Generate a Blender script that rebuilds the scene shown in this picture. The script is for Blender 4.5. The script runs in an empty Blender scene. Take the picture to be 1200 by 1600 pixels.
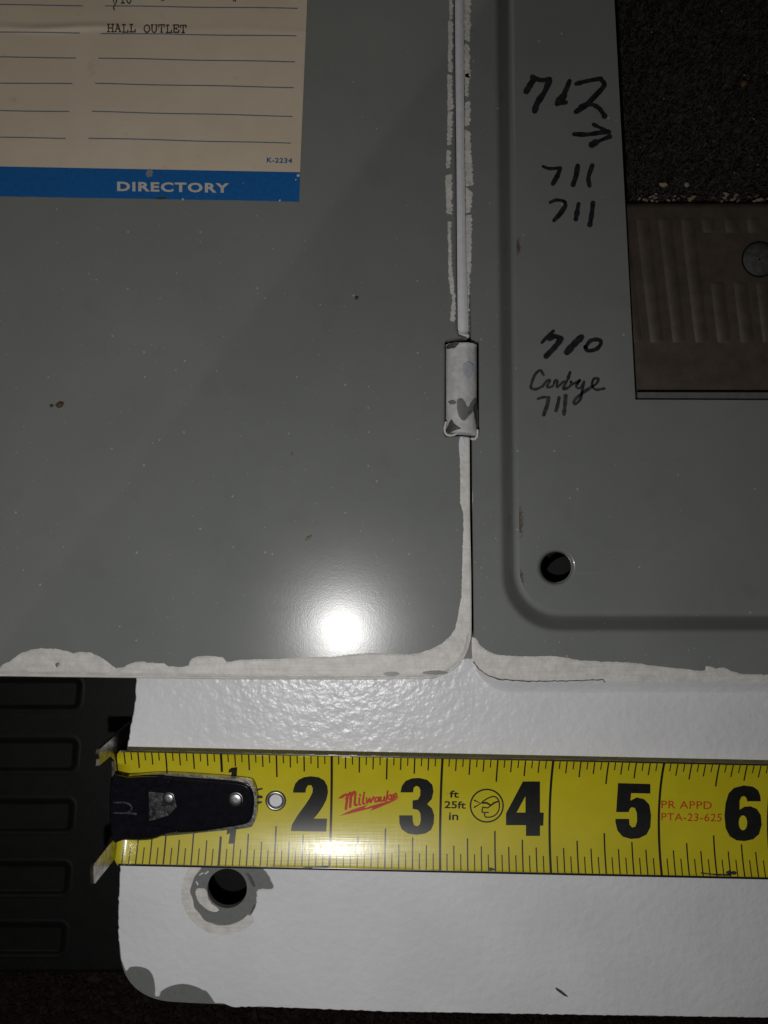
import bpy, bmesh, math, random
from mathutils import Vector, geometry, noise

# ------------------------------------------------------------------ camera, light, exposure
scene = bpy.context.scene
HC = 180.0          # lens height above the flange, mm
K = 6.7             # photograph pixels per mm on the flange
cam_d = bpy.data.cameras.new('camera')
cam = bpy.data.objects.new('camera', cam_d)
scene.collection.objects.link(cam)
cam.location = (0, 0, HC/1000)
cam_d.sensor_fit = 'HORIZONTAL'
cam_d.sensor_width = 6.2
cam_d.lens = 6.2*HC*K/1200.0
cam_d.clip_start = 0.005
cam_d.clip_end = 20
cam_d.dof.use_dof = True
cam_d.dof.focus_distance = 0.1775
cam_d.dof.aperture_fstop = 2.2
scene.camera = cam
scene.render.resolution_x = 768
scene.render.resolution_y = 1024

world = bpy.data.worlds.new('World')
scene.world = world
world.use_nodes = True
bgn = world.node_tree.nodes['Background']
bgn.inputs[0].default_value = (1.0, 0.93, 0.84, 1)
bgn.inputs[1].default_value = 0.005

fl = bpy.data.lights.new('phone_flash', 'AREA')
fl.shape = 'DISK'
fl.size = 0.0055
fl.energy = 0.163
fl.color = (1.0, 0.985, 0.965)
flo = bpy.data.objects.new('phone_flash', fl)
flo.location = (-0.0189, -0.0537, 0.180)
scene.collection.objects.link(flo)

# dim warm room light high up, mirrored faintly in the door's gloss
rl = bpy.data.lights.new('room_light', 'AREA')
rl.shape = 'RECTANGLE'; rl.size = 1.9; rl.size_y = 1.1
rl.color = (1.0, 0.90, 0.76)
rl.energy = 1.15
rlo = bpy.data.objects.new('room_light', rl)
rlo.location = (-0.753, 0.575, 1.2)
rlo.rotation_euler = (0, 0, math.radians(53.2))
scene.collection.objects.link(rlo)

vs = scene.view_settings
vs.view_transform = 'Standard'
vs.look = 'None'
vs.exposure = 0.0
vs.gamma = 1.0
vs.use_curve_mapping = False

# ------------------------------------------------------------------ helpers
C = scene.collection
RND = random.Random(7)

def W(px, py, z=0.0):
    """photo position of a point lying at height z (mm) -> mm"""
    s = (HC - z)/HC
    return Vector(((px-600)/K*s, (800-py)/K*s, z))

def cr(pts, closed=False, n=6):
    """Catmull-Rom through points"""
    P = [Vector(p[:2]) for p in pts]; out = []
    m = len(P); rng = m if closed else m-1
    for i in range(rng):
        p0 = P[(i-1) % m] if (closed or i > 0) else P[0]*2-P[1]
        p1 = P[i]; p2 = P[(i+1) % m]
        p3 = P[(i+2) % m] if (closed or i+2 < m) else P[-1]*2-P[-2]
        for k in range(n):
            t = k/n
            out.append(0.5*((2*p1)+(-p0+p2)*t+(2*p0-5*p1+4*p2-p3)*t*t+(-p0+3*p1-3*p2+p3)*t**3))
    if not closed: out.append(P[-1].copy())
    return [(p.x, p.y) for p in out]

def jag(pts, amp=1.5, step=4.0, freq=0.12, seed=0, closed=False):
    """resample a polyline and roughen it sideways"""
    P = [Vector(p[:2]) for p in pts]
    if closed: P.append(P[0])
    out = []
    for a, b in zip(P[:-1], P[1:]):
        d = b-a; L = d.length
        if L < 1e-6: continue
        k = max(1, int(L/step)); nrm = Vector((-d.y, d.x))/L
        for i in range(k):
            p = a+d*(i/k)
            q = noise.noise(Vector((p.x*freq, p.y*freq, seed*7.3)))+0.6*noise.noise(Vector((p.x*freq*2.7, p.y*freq*2.7, seed*3.1+5)))
            p = p+nrm*q*amp
            out.append((p.x, p.y))
    if not closed: out.append((P[-1].x, P[-1].y))
    return out

def rrect(x0, y0, x1, y1, r, n=10, skew=0.0, rs=None):
    rs = rs or (r, r, r, r)
    out = []
    for (cx, cy, a0, q) in ((x1-rs[0], y1-rs[0], 0, rs[0]), (x0+rs[1], y1-rs[1], 90, rs[1]), (x0+rs[2], y0+rs[2], 180, rs[2]), (x1-rs[3], y0+rs[3], 270, rs[3])):
        for i in range(n+1):
            a = math.radians(a0+90*i/n)
            x = cx+q*math.cos(a); y = cy+q*math.sin(a)
            out.append((x+skew*(y-800), y))
    return out

def circ(cx, cy, r, n=32, ry=None):
    return [(cx+r*math.cos(2*math.pi*i/n), cy+(ry or r)*math.sin(2*math.pi*i/n)) for i in range(n)]

class MB:
    def __init__(self): self.v = []; self.f = []; self.sm = []; self.dn = []
    def add(self, vs, fs, smooth=False, down=False):
        o = len(self.v); self.v += [tuple(p) for p in vs]
        for f in fs:
            g = tuple(i+o for i in f)
            P = [self.v[i] for i in g]
            a = sum(P[i][0]*P[(i+1) % len(P)][1]-P[(i+1) % len(P)][0]*P[i][1] for i in range(len(P)))
            if (a < -1e-7 and not down) or (a > 1e-7 and down): g = g[::-1]
            self.f.append(g); self.sm.append(smooth)
        return o
    def sheet(self, outer, holes=(), thick=0.0, bottom=False, flare=0.0):
        """outer / holes: lists of 3D mm vectors; filled top plus walls going down"""
        loops = [[Vector(p) for p in outer]]+[[Vector(p) for p in h] for h in holes]
        flat = [[Vector((p.x, p.y, 0)) for p in l] for l in loops]
        tris = geometry.tessellate_polygon(flat)
        allv = [p for l in loops for p in l]
        fs = []
        for t in tris:
            a, b, c = (allv[i] for i in t)
            cr_ = (b.x-a.x)*(c.y-a.y)-(b.y-a.y)*(c.x-a.x)
            if abs(cr_) < 1e-10: continue
            fs.append(tuple(t) if cr_ > 0 else tuple(reversed(t)))
        self.add(allv, fs)
        if thick:
            for l in loops:
                n = len(l); area = sum(l[i].x*l[(i+1) % n].y-l[(i+1) % n].x*l[i].y for i in range(n))
                ccw = area > 0
                if l is not loops[0]: ccw = not ccw
                lo = []
                for i, p in enumerate(l):
                    t = l[(i+1) % n]-l[i-1]; t.z = 0
                    t = t.normalized() if t.length > 1e-9 else Vector((0, 0, 0))
                    o_ = Vector((t.y, -t.x, 0))*(flare if ccw else -flare)
                    lo.append(Vector((p.x+o_.x, p.y+o_.y, p.z-thick)))
                q = []
                for i in range(n):
                    j = (i+1) % n
                    q.append((i, i+n, j+n, j) if ccw else (j, j+n, i+n, i))
                self.add(l+lo, q)
            if bottom:
                self.add([Vector((p.x, p.y, p.z-thick)) for p in allv], [tuple(reversed(f)) for f in fs], down=True)
    def strip(self, A, B, closed=True, smooth=True):
        n = len(A); rng = n if closed else n-1
        self.add(list(A)+list(B), [(i, (i+1) % n, (i+1) % n+n, i+n) for i in range(rng)], smooth)
    def loft(self, loops, closed=True, smooth=True, down=False):
        n = len(loops[0]); vs_ = [p for l in loops for p in l]; fs = []
        for k in range(len(loops)-1):
            for i in range(n if closed else n-1):
                j = (i+1) % n
                fs.append((k*n+i, k*n+j, (k+1)*n+j, (k+1)*n+i))
        self.add(vs_, fs, smooth, down)
    def build(self, name, mat, parent=None, label=None, fix=True):
        me = bpy.data.meshes.new(name)
        o0 = Vector((0, 0, 0))
        me.from_pydata([(v[0]*.001, v[1]*.001, v[2]*.001) for v in self.v], [], self.f)
        me.polygons.foreach_set('use_smooth', self.sm)
        if fix:
            bm = bmesh.new(); bm.from_mesh(me)
            bmesh.ops.remove_doubles(bm, verts=bm.verts, dist=2e-7)
            bm.to_mesh(me); bm.free()
        me.update()
        me.materials.append(mat)
        o = bpy.data.objects.new(name, me); C.objects.link(o)
        if parent is not None:
            o.parent = parent; o.matrix_parent_inverse = parent_inv(parent)
        if label: o['label'] = label
        return o

def parent_inv(p):
    """parts are modelled in place: undo only the Empty's own offset"""
    from mathutils import Matrix
    return Matrix.Translation(p.location).inverted() if p.type == 'EMPTY' else Matrix.Identity(4)

def thing(name, label, cat, loc=(0, 0, 0), group=None):
    o = bpy.data.objects.new(name, None); C.objects.link(o)
    o.empty_display_size = 0.01
    o.location = [c*.001 for c in loc]
    o['label'] = label; o['category'] = cat
    if group: o['group'] = group
    return o

def recenter(o):
    """put a loose object's origin at its base"""
    vs_ = [v.co.copy() for v in o.data.vertices]
    c = sum(vs_, Vector())/len(vs_); c.z = min(v.z for v in vs_)
    for v in o.data.vertices: v.co -= c
    o.location = c

def ribbon(mb, pts, w, zf, dz=0.0, smooth=4, wob=0.0, taper=0.0, seed=0):
    """a pen stroke of width w (px) along px points, laid at zf(px,py)->Vector mm"""
    P = cr(pts, False, smooth) if smooth and len(pts) > 2 else pts
    if len(P) == 2:
        P = [(P[0][0]+(P[1][0]-P[0][0])*t/4, P[0][1]+(P[1][1]-P[0][1])*t/4) for t in range(5)]
    V2 = [Vector(p) for p in P]; n = len(V2); L = []; R = []
    for i, p in enumerate(V2):
        d = V2[min(i+1, n-1)]-V2[max(i-1, 0)]
        if d.length < 1e-9: d = Vector((1, 0))
        d.normalize(); nr = Vector((-d.y, d.x))
        hw = w*.5*(1+wob*noise.noise(Vector((p.x*.25, p.y*.25, seed))))
        if taper: hw *= 1-taper*i/(n-1)
        L.append(p+nr*hw); R.append(p-nr*hw)
    def cap(p, d, hw):
        d = d.normalized(); nr = Vector((-d.y, d.x))
        return [p+nr*hw*math.cos(a)+d*hw*math.sin(a) for a in [math.pi*k/6 for k in range(1, 6)]]
    hw0 = (L[0]-R[0]).length/2; hw1 = (L[-1]-R[-1]).length/2
    up = Vector((0, 0, dz))
    vs_ = [zf(p.x, p.y)+up for p in L]+[zf(p.x, p.y)+up for p in R]
    fs = [(i, i+n, i+n+1, i+1) for i in range(n-1)]
    c1 = cap(V2[-1], V2[-1]-V2[-2], hw1); c0 = cap(V2[0], V2[0]-V2[1], hw0)
    k = len(vs_); vs_ += [zf(p.x, p.y)+up for p in c1]
    fs.append(tuple([n-1]+list(range(k, k+5))+[2*n-1]))
    k = len(vs_); vs_ += [zf(p.x, p.y)+up for p in c0]
    fs.append(tuple([n]+list(range(k, k+5))+[0]))
    # face up
    out = []
    for f in fs:
        a, b, c = vs_[f[0]], vs_[f[1]], vs_[f[2]]
        s = 0
        for i in range(len(f)):
            p, q = vs_[f[i]], vs_[f[(i+1) % len(f)]]; s += p.x*q.y-q.x*p.y
        out.append(f if s > 0 else tuple(reversed(f)))
    mb.add(vs_, out)

def text_mesh(s, bold=0.0, spacing=1.0):
    cu = bpy.data.curves.new('lettering', 'FONT'); cu.body = s; cu.offset = bold; cu.space_character = spacing
    cu.resolution_u = 3
    ob = bpy.data.objects.new('lettering', cu); C.objects.link(ob)
    dg = bpy.context.evaluated_depsgraph_get(); ev = ob.evaluated_get(dg)
    me = ev.to_mesh()
    v = [(a.co.x, a.co.y) for a in me.vertices]; f = [tuple(p.vertices) for p in me.polygons]
    ev.to_mesh_clear(); bpy.data.objects.remove(ob); bpy.data.curves.remove(cu)
    x0 = min(a[0] for a in v); x1 = max(a[0] for a in v); y0 = min(a[1] for a in v); y1 = max(a[1] for a in v)
    return [((a[0]-x0)/(x1-x0), (a[1]-y0)/(y1-y0)) for a in v], f

def put_text(mb, s, quad, zf, dz=0.0, bold=0.0, spacing=1.0):
    """quad: px of bottom-left, bottom-right, top-right, top-left"""
    v, f = text_mesh(s, bold, spacing)
    bl, br, tr, tl = [Vector(q) for q in quad]
    P = []
    for (a, b) in v:
        p = bl*(1-a)*(1-b)+br*a*(1-b)+tr*a*b+tl*(1-a)*b
        P.append(zf(p.x, p.y)+Vector((0, 0, dz)))
    out = []
    for q in f:
        s_ = sum(P[q[i]].x*P[q[(i+1) % len(q)]].y-P[q[(i+1) % len(q)]].x*P[q[i]].y for i in range(len(q)))
        out.append(q if s_ > 0 else tuple(reversed(q)))
    mb.add(P, out)

# ------------------------------------------------------------------ materials
def newmat(name):
    m = bpy.data.materials.new(name); m.use_nodes = True
    nt = m.node_tree; b = nt.nodes['Principled BSDF']
    return m, nt, b

def N(nt, typ, **kw):
    n = nt.nodes.new(typ)
    for k, v in kw.items():
        if k.startswith('i_'):
            key = k[2:]; key = int(key) if key.isdigit() else key
            n.inputs[key].default_value = v
        else: setattr(n, k, v)
    return n

def mm_coord(nt):
    g = N(nt, 'ShaderNodeNewGeometry')
    v = N(nt, 'ShaderNodeVectorMath', operation='SCALE'); v.inputs['Scale'].default_value = 1000
    nt.links.new(g.outputs['Position'], v.inputs[0])
    return v.outputs[0]

def noise_n(nt, co, scale, detail=3, rough=0.55):
    n = N(nt, 'ShaderNodeTexNoise'); n.inputs['Scale'].default_value = scale; n.inputs['Detail'].default_value = detail
    n.inputs['Roughness'].default_value = rough
    nt.links.new(co, n.inputs['Vector']); return n.outputs['Fac']

def ramp(nt, fac, stops):
    r = N(nt, 'ShaderNodeValToRGB'); e = r.color_ramp.elements
    while len(e) < len(stops): e.new(0.5)
    for el, (p, c) in zip(e, stops):
        el.position = p; el.color = (c[0], c[1], c[2], 1) if hasattr(c, '__len__') else (c, c, c, 1)
    nt.links.new(fac, r.inputs[0]); return r.outputs[0]

def mixc(nt, fac, a, b, mode='MIX'):
    m = N(nt, 'ShaderNodeMix', data_type='RGBA', blend_type=mode)
    for s, v in ((m.inputs[0], fac), (m.inputs[6], a), (m.inputs[7], b)):
        if hasattr(v, 'is_linked'): nt.links.new(v, s)
        elif hasattr(v, '__len__'): s.default_value = (v[0], v[1], v[2], 1)
        else: s.default_value = v
    return m.outputs[2]

def math_n(nt, op, a, b=0.0, c=None):
    m = N(nt, 'ShaderNodeMath', operation=op)
    for i, v in enumerate((a, b, c)):
        if v is None: continue
        if hasattr(v, 'is_linked'): nt.links.new(v, m.inputs[i])
        else: m.inputs[i].default_value = v
    return m.outputs[0]

def bump(nt, b, h, strength=0.3, dist=0.0002):
    n = N(nt, 'ShaderNodeBump'); n.inputs['Strength'].default_value = strength; n.inputs['Distance'].default_value = dist
    nt.links.new(h, n.inputs['Height']); nt.links.new(n.outputs[0], b.inputs['Normal'])

def specks(nt, co, scale, keep, rad, seed=0.0):
    """sparse dust dots: 1 inside a dot"""
    a = N(nt, 'ShaderNodeVectorMath', operation='ADD'); a.inputs[1].default_value = (seed, seed*1.7, 0)
    nt.links.new(co, a.inputs[0])
    v = N(nt, 'ShaderNodeTexVoronoi'); v.inputs['Scale'].default_value = scale
    v.inputs['Randomness'].default_value = 1.0
    nt.links.new(a.outputs[0], v.inputs['Vector'])
    s = N(nt, 'ShaderNodeSeparateColor'); nt.links.new(v.outputs['Color'], s.inputs[0])
    r = math_n(nt, 'MULTIPLY', s.outputs[1], rad*scale)
    inside = math_n(nt, 'LESS_THAN', v.outputs['Distance'], r)
    k = math_n(nt, 'LESS_THAN', s.outputs[0], keep)
    return math_n(nt, 'MULTIPLY', inside, k)

def paint_grey(name, dust=0.12, rust=False):
    m, nt, b = newmat(name); co = mm_coord(nt)
    big = noise_n(nt, co, 0.045, 4); fine = noise_n(nt, co, 3.0, 2)
    col = ramp(nt, big, [(0.3, (0.184, 0.196, 0.190)), (0.7, (0.206, 0.218, 0.212))])
    sm = ramp(nt, noise_n(nt, co, 0.13, 3), [(0.60, 0.0), (0.74, 1.0)])
    col = mixc(nt, math_n(nt, 'MULTIPLY', sm, 0.16), col, (0.13, 0.13, 0.118))
    d = specks(nt, co, 0.55, dust, 0.26)
    d2 = specks(nt, co, 1.3, dust*0.8, 0.13, 31.0)
    col = mixc(nt, math_n(nt, 'MULTIPLY', math_n(nt, 'MAXIMUM', d, d2), 0.55), col, (0.5, 0.5, 0.47))
    k = specks(nt, co, 0.10, 0.14, 0.32, 77.0)
    col = mixc(nt, math_n(nt, 'MULTIPLY', k, 0.8), col, (0.06, 0.05, 0.04))
    # faint hairline scratches
    w = N(nt, 'ShaderNodeMapping'); w.inputs['Scale'].default_value = (0.03, 1.6, 1); w.inputs['Rotation'].default_value = (0, 0, 0.5)
    nt.links.new(co, w.inputs[0])
    sc = ramp(nt, noise_n(nt, w.outputs[0], 1.0, 2), [(0.745, 0), (0.765, 1)])
    col = mixc(nt, math_n(nt, 'MULTIPLY', sc, 0.14), col, (0.33, 0.33, 0.31))
    if rust:
        for (cx, cy, rx, ry, sd) in rust:
            s = N(nt, 'ShaderNodeVectorMath', operation='SUBTRACT'); s.inputs[1].default_value = (cx, cy, 0); nt.links.new(co, s.inputs[0])
            q = N(nt, 'ShaderNodeVectorMath', operation='MULTIPLY'); q.inputs[1].default_value = (1/rx, 1/ry, 0); nt.links.new(s.outputs[0], q.inputs[0])
            l = N(nt, 'ShaderNodeVectorMath', operation='LENGTH'); nt.links.new(q.outputs[0], l.inputs[0])
            fall = math_n(nt, 'SUBTRACT', 1.0, l.outputs['Value'])
            fac = math_n(nt, 'ADD', math_n(nt, 'MULTIPLY', fall, 0.28), noise_n(nt, co, 1.5+sd, 6, 0.85))
            fac = ramp(nt, fac, [(0.56, 0), (0.68, 1)])
            inside = math_n(nt, 'GREATER_THAN', fall, 0.0)
            col = mixc(nt, math_n(nt, 'MULTIPLY', math_n(nt, 'MULTIPLY', fac, inside), 0.85), col, (0.10, 0.055, 0.028))
    nt.links.new(col, b.inputs['Base Color'])
    g1 = N(nt, 'ShaderNodeMapping'); g1.inputs['Scale'].default_value = (0.05, 0.16, 1); g1.inputs['Rotation'].default_value = (0, 0, 1.1)
    nt.links.new(co, g1.inputs[0])
    rg = ramp(nt, noise_n(nt, g1.outputs[0], 1.0, 5, 0.65), [(0.3, 0.21), (0.7, 0.235)])
    nt.links.new(rg, b.inputs['Roughness'])
    b.inputs['Specular IOR Level'].default_value = 0.34
    b.inputs['Coat Weight'].default_value = 0.9
    b.inputs['Coat Roughness'].default_value = 0.045
    hh = math_n(nt, 'ADD', fine, math_n(nt, 'MULTIPLY', noise_n(nt, co, 1.1, 2), 0.8))
    bump(nt, b, hh, 0.13, 0.00005)
    return m

def paint_white(name):
    m, nt, b = newmat(name); co = mm_coord(nt)
    big = noise_n(nt, co, 0.05, 3)
    col = ramp(nt, big, [(0.3, (0.68, 0.685, 0.72)), (0.7, (0.75, 0.755, 0.785))])
    g = ramp(nt, noise_n(nt, co, 0.16, 5, 0.7), [(0.62, 0), (0.80, 1)])
    col = mixc(nt, math_n(nt, 'MULTIPLY', g, 0.16), col, (0.36, 0.35, 0.33))
    k = specks(nt, co, 0.22, 0.16, 0.17, 12.0)
    col = mixc(nt, math_n(nt, 'MULTIPLY', k, 0.5), col, (0.2, 0.19, 0.17))
    nt.links.new(col, b.inputs['Base Color'])
    b.inputs['Roughness'].default_value = 0.30
    peel = noise_n(nt, co, 0.50, 2, 0.4); peel2 = noise_n(nt, co, 1.3, 2, 0.5)
    h = math_n(nt, 'ADD', peel, math_n(nt, 'MULTIPLY', peel2, 0.30))
    # heavier stipple near the frame, smoother towards the outer edge
    sx = N(nt, 'ShaderNodeSeparateXYZ'); nt.links.new(co, sx.inputs[0])
    amp = N(nt, 'ShaderNodeMapRange'); amp.inputs[1].default_value = -78; amp.inputs[2].default_value = -50
    amp.inputs[3].default_value = 0.95; amp.inputs[4].default_value = 1.0
    nt.links.new(sx.outputs[1], amp.inputs[0])
    h = math_n(nt, 'MULTIPLY', h, amp.outputs[0])
    bump(nt, b, h, 0.55, 0.00042)
    return m

def paint_cream(name, base=(0.71, 0.695, 0.665), dark=(0.50, 0.465, 0.40), dk=0.5, th=(0.60, 0.72)):
    m, nt, b = newmat(name); co = mm_coord(nt)
    col = ramp(nt, noise_n(nt, co, 0.35, 5, 0.65), [(0.35, tuple(c*0.80 for c in base)), (0.62, base)])
    sm_ = N(nt, 'ShaderNodeMapping'); sm_.inputs['Scale'].default_value = (0.10, 1.5, 1); sm_.inputs['Rotation'].default_value = (0, 0, 0.03)
    nt.links.new(co, sm_.inputs[0])
    stk = ramp(nt, noise_n(nt, sm_.outputs[0], 1.0, 4, 0.7), [(0.46, 0), (0.66, 1)])
    col = mixc(nt, math_n(nt, 'MULTIPLY', stk, 0.38), col, tuple(0.5*(x+y) for x, y in zip(dark, (0.40, 0.40, 0.385))))
    g = ramp(nt, noise_n(nt, co, 1.1, 4, 0.7), [(th[0], 0), (th[1], 1)])
    col = mixc(nt, math_n(nt, 'MULTIPLY', g, dk), col, dark)
    nt.links.new(col, b.inputs['Base Color'])
    b.inputs['Roughness'].default_value = 0.5
    bump(nt, b, noise_n(nt, co, 0.9, 4), 0.5, 0.0003)
    return m

def plain(name, col, rough=0.5, metal=0.0, var=0.12, vscale=0.8, bmp=0.0, bscale=2.0, coat=0.0, coat_r=0.1, spec=0.5):
    m, nt, b = newmat(name); co = mm_coord(nt)
    c = ramp(nt, noise_n(nt, co, vscale, 4, 0.6), [(0.3, tuple(x*(1-var) for x in col)), (0.7, tuple(min(1, x*(1+var)) for x in col))])
    nt.links.new(c, b.inputs['Base Color'])
    b.inputs['Roughness'].default_value = rough; b.inputs['Metallic'].default_value = metal
    b.inputs['Coat Weight'].default_value = coat; b.inputs['Coat Roughness'].default_value = coat_r
    b.inputs['Specular IOR Level'].default_value = spec
    if bmp: bump(nt, b, noise_n(nt, co, bscale, 3), bmp, 0.0002)
    return m

def paper_mat():
    m, nt, b = newmat('aged_paper'); co = mm_coord(nt)
    col = ramp(nt, noise_n(nt, co, 0.06, 4), [(0.3, (0.68, 0.565, 0.43)), (0.7, (0.76, 0.645, 0.505))])
    st = ramp(nt, noise_n(nt, co, 0.25, 3), [(0.66, 0), (0.80, 1)])
    col = mixc(nt, math_n(nt, 'MULTIPLY', st, 0.35), col, (0.36, 0.26, 0.17))
    k = specks(nt, co, 0.3, 0.12, 0.22, 5.0)
    col = mixc(nt, math_n(nt, 'MULTIPLY', k, 0.55), col, (0.16, 0.10, 0.06))
    fib = noise_n(nt, co, 3.5, 3)
    col = mixc(nt, 0.10, col, ramp(nt, fib, [(0.3, 0.25), (0.7, 0.75)]), 'OVERLAY')
    nt.links.new(col, b.inputs['Base Color']); b.inputs['Roughness'].default_value = 0.85
    b.inputs['Specular IOR Level'].default_value = 0.2
    bump(nt, b, noise_n(nt, co, 2.5, 3), 0.25, 0.0001)
    return m

def tape_mat():
    m, nt, b = newmat('tape_yellow'); co = mm_coord(nt)
    col = ramp(nt, noise_n(nt, co, 0.12, 3), [(0.3, (0.53, 0.455, 0.010)), (0.7, (0.59, 0.51, 0.014))])
    d = ramp(nt, noise_n(nt, co, 0.45, 5, 0.7), [(0.62, 0), (0.8, 1)])
    col = mixc(nt, math_n(nt, 'MULTIPLY', d, 0.3), col, (0.26, 0.22, 0.02))
    nt.links.new(col, b.inputs['Base Color'])
    b.inputs['Roughness'].default_value = 0.42
    b.inputs['Coat Weight'].default_value = 0.65
    # fine wear scratches in the film, running along the blade
    w = N(nt, 'ShaderNodeMapping'); w.inputs['Scale'].default_value = (0.09, 3.4, 1); nt.links.new(co, w.inputs[0])
    w2 = N(nt, 'ShaderNodeMapping'); w2.inputs['Scale'].default_value = (2.4, 0.22, 1); w2.inputs['Rotation'].default_value = (0, 0, 0.9); nt.links.new(co, w2.inputs[0])
    h = math_n(nt, 'ADD', noise_n(nt, w.outputs[0], 1.0, 3), math_n(nt, 'MULTIPLY', noise_n(nt, w2.outputs[0], 1.0, 3), 0.6))
    cr_ = ramp(nt, h, [(0.55, 0.13), (1.05, 0.28)])
    nt.links.new(cr_, b.inputs['Coat Roughness'])
    n = N(nt, 'ShaderNodeBump'); n.inputs['Strength'].default_value = 0.35; n.inputs['Distance'].default_value = 0.00004
    nt.links.new(h, n.inputs['Height']); nt.links.new(n.outputs[0], b.inputs['Coat Normal'])
    return m

_r1 = W(812, 815, -1.5); _r2 = W(813, 905, -1.5); _r3 = W(809, 385, -1.5); _r4 = W(812, 845, -1.5)
M = {}
M['grey_door'] = paint_grey('grey_door_paint', 0.22)
M['grey_frame'] = paint_grey('grey_frame_paint', 0.5)
M['grey_recess'] = paint_grey('grey_recess_paint', 0.07, [(_r1.x, _r1.y, 1.2, 5.2, 0), (_r2.x, _r2.y, 1.2, 3.2, .3), (_r3.x, _r3.y, 1.0, 2.6, .6)])
M['white'] = paint_white('white_wall_paint')
M['cream'] = paint_cream('cream_primer')
M['flaky'] = paint_cream('flaking_cream_paint', (0.70, 0.68, 0.63), (0.20, 0.205, 0.195), 0.8, (0.59, 0.69))
M['lav'] = plain('pale_white_rail_paint', (0.68, 0.68, 0.72), 0.4, var=0.06, bmp=0.2)
M['knuckle'] = paint_cream('knuckle_white_paint', (0.60, 0.60, 0.615), (0.50, 0.49, 0.46))
M['knuckle_blue'] = plain('bluish_paint_patch', (0.42, 0.44, 0.49), 0.45)
M['chip'] = plain('bare_grey_chip', (0.165, 0.175, 0.17), 0.4, var=0.1)
M['chip_dark'] = plain('bare_dark_steel', (0.07, 0.07, 0.068), 0.5, var=0.35, vscale=1.5)
M['paper'] = paper_mat()
M['blue'] = plain('blue_card_ink', (0.006, 0.125, 0.40), 0.6, var=0.12, vscale=1.2, spec=0.3)
M['ruling'] = plain('grey_blue_ruling_ink', (0.14, 0.19, 0.28), 0.8, var=0.2)
M['cardwhite'] = plain('card_white', (0.62, 0.58, 0.52), 0.8, var=0.08)
M['type'] = plain('typewriter_ink', (0.055, 0.045, 0.04), 0.8, var=0.45, vscale=3)
M['blueprint'] = plain('blue_small_print', (0.02, 0.13, 0.33), 0.7)
M['marker'] = plain('marker_ink', (0.011, 0.011, 0.016), 0.42, var=0.95, vscale=0.55)
M['marker_thin'] = plain('thin_marker_ink', (0.026, 0.026, 0.032), 0.45, var=0.85, vscale=0.7)
M['tape'] = tape_mat()
M['print_black'] = plain('tape_black_print', (0.010, 0.010, 0.010), 0.40, var=0.3, coat=0.7, coat_r=0.2)
M['print_red'] = plain('tape_red_print', (0.50, 0.045, 0.025), 0.45, coat=0.7, coat_r=0.2)
M['print_orange'] = plain('tape_orange_print', (0.50, 0.055, 0.012), 0.45, coat=0.7, coat_r=0.2)
M['cap'] = plain('black_hook_plastic', (0.006, 0.006, 0.009), 0.19, var=0.3, bmp=0.10, bscale=0.6, spec=0.35)
M['cap_worn'] = plain('worn_hook_plastic', (0.07, 0.07, 0.075), 0.3, var=0.95, vscale=0.9, bmp=1.0, bscale=0.9, metal=0.5)
M['steel'] = plain('hook_steel', (0.40, 0.385, 0.36), 0.30, metal=1.0, var=0.45, vscale=0.6, bmp=0.35, bscale=0.9)
M['rivet'] = plain('dark_rivet_steel', (0.36, 0.36, 0.36), 0.38, metal=1.0, var=0.2)
M['plastic_black'] = plain('black_moulded_plastic', (0.0035, 0.0033, 0.0032), 0.55, var=0.35, vscale=0.25, bmp=0.25, bscale=2.5, spec=0.22)
M['plastic_brown'] = plain('brown_moulded_plastic', (0.064, 0.049, 0.038), 0.5, var=0.22, vscale=0.3, bmp=0.25, bscale=2.0)
M['screw'] = plain('dull_screw_head', (0.055, 0.055, 0.054), 0.7, metal=0.0, var=0.4, vscale=0.8, bmp=0.8, bscale=0.8, spec=0.25)
M['carpet'] = plain('carpet_backing', (0.014, 0.011, 0.0095), 0.95, var=0.5, vscale=0.9, spec=0.05)
M['fibre'] = plain('carpet_fibre', (0.040, 0.036, 0.032), 0.9, var=0.7, vscale=0.8, spec=0.08)
M['fibre_brown'] = plain('brown_carpet_fibre', (0.014, 0.009, 0.007), 0.95, var=0.5, vscale=0.5, spec=0.03)
M['lip'] = plain('dark_grey_lip_paint', (0.105, 0.108, 0.102), 0.5)  # even grey, darker than the recessed panel's paint
M['crumb_tan'] = plain('tan_crumb', (0.24, 0.18, 0.11), 0.85, var=0.3, vscale=2)
M['crumb_brown'] = plain('brown_crumb', (0.09, 0.05, 0.025), 0.8, var=0.35, vscale=2)
M['crumb_grey'] = plain('grey_crumb', (0.17, 0.165, 0.15), 0.85, var=0.3, vscale=2)

# ------------------------------------------------------------------ the setting: carpet under everything
ZCARPET = -17.0
mb = MB()
def zcarp(x, y):
    """the carpet lies higher where it is bunched up under the breaker opening"""
    t = max(0.0, min(1.0, (x*.7+y*.7-12)/40)); t = t*t*(3-2*t)
    return ZCARPET+8.6*t
n = 90
for_grid = []
ext = 420.0
vs_ = []; fs_ = []
for j in range(n+1):
    for i in range(n+1):
        x = -ext+2*ext*i/n; y = -ext+2*ext*j/n
        vs_.append((x, y, zcarp(x, y)-1.2+0.8*noise.noise(Vector((x*.03, y*.03, 0)))))
for j in range(n):
    for i in range(n):
        a = j*(n+1)+i; fs_.append((a, a+1, a+n+2, a+n+1))
mb.add(vs_, fs_, True)
carpet = mb.build('carpet', M['carpet'], fix=False)
carpet['kind'] = 'structure'

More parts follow.
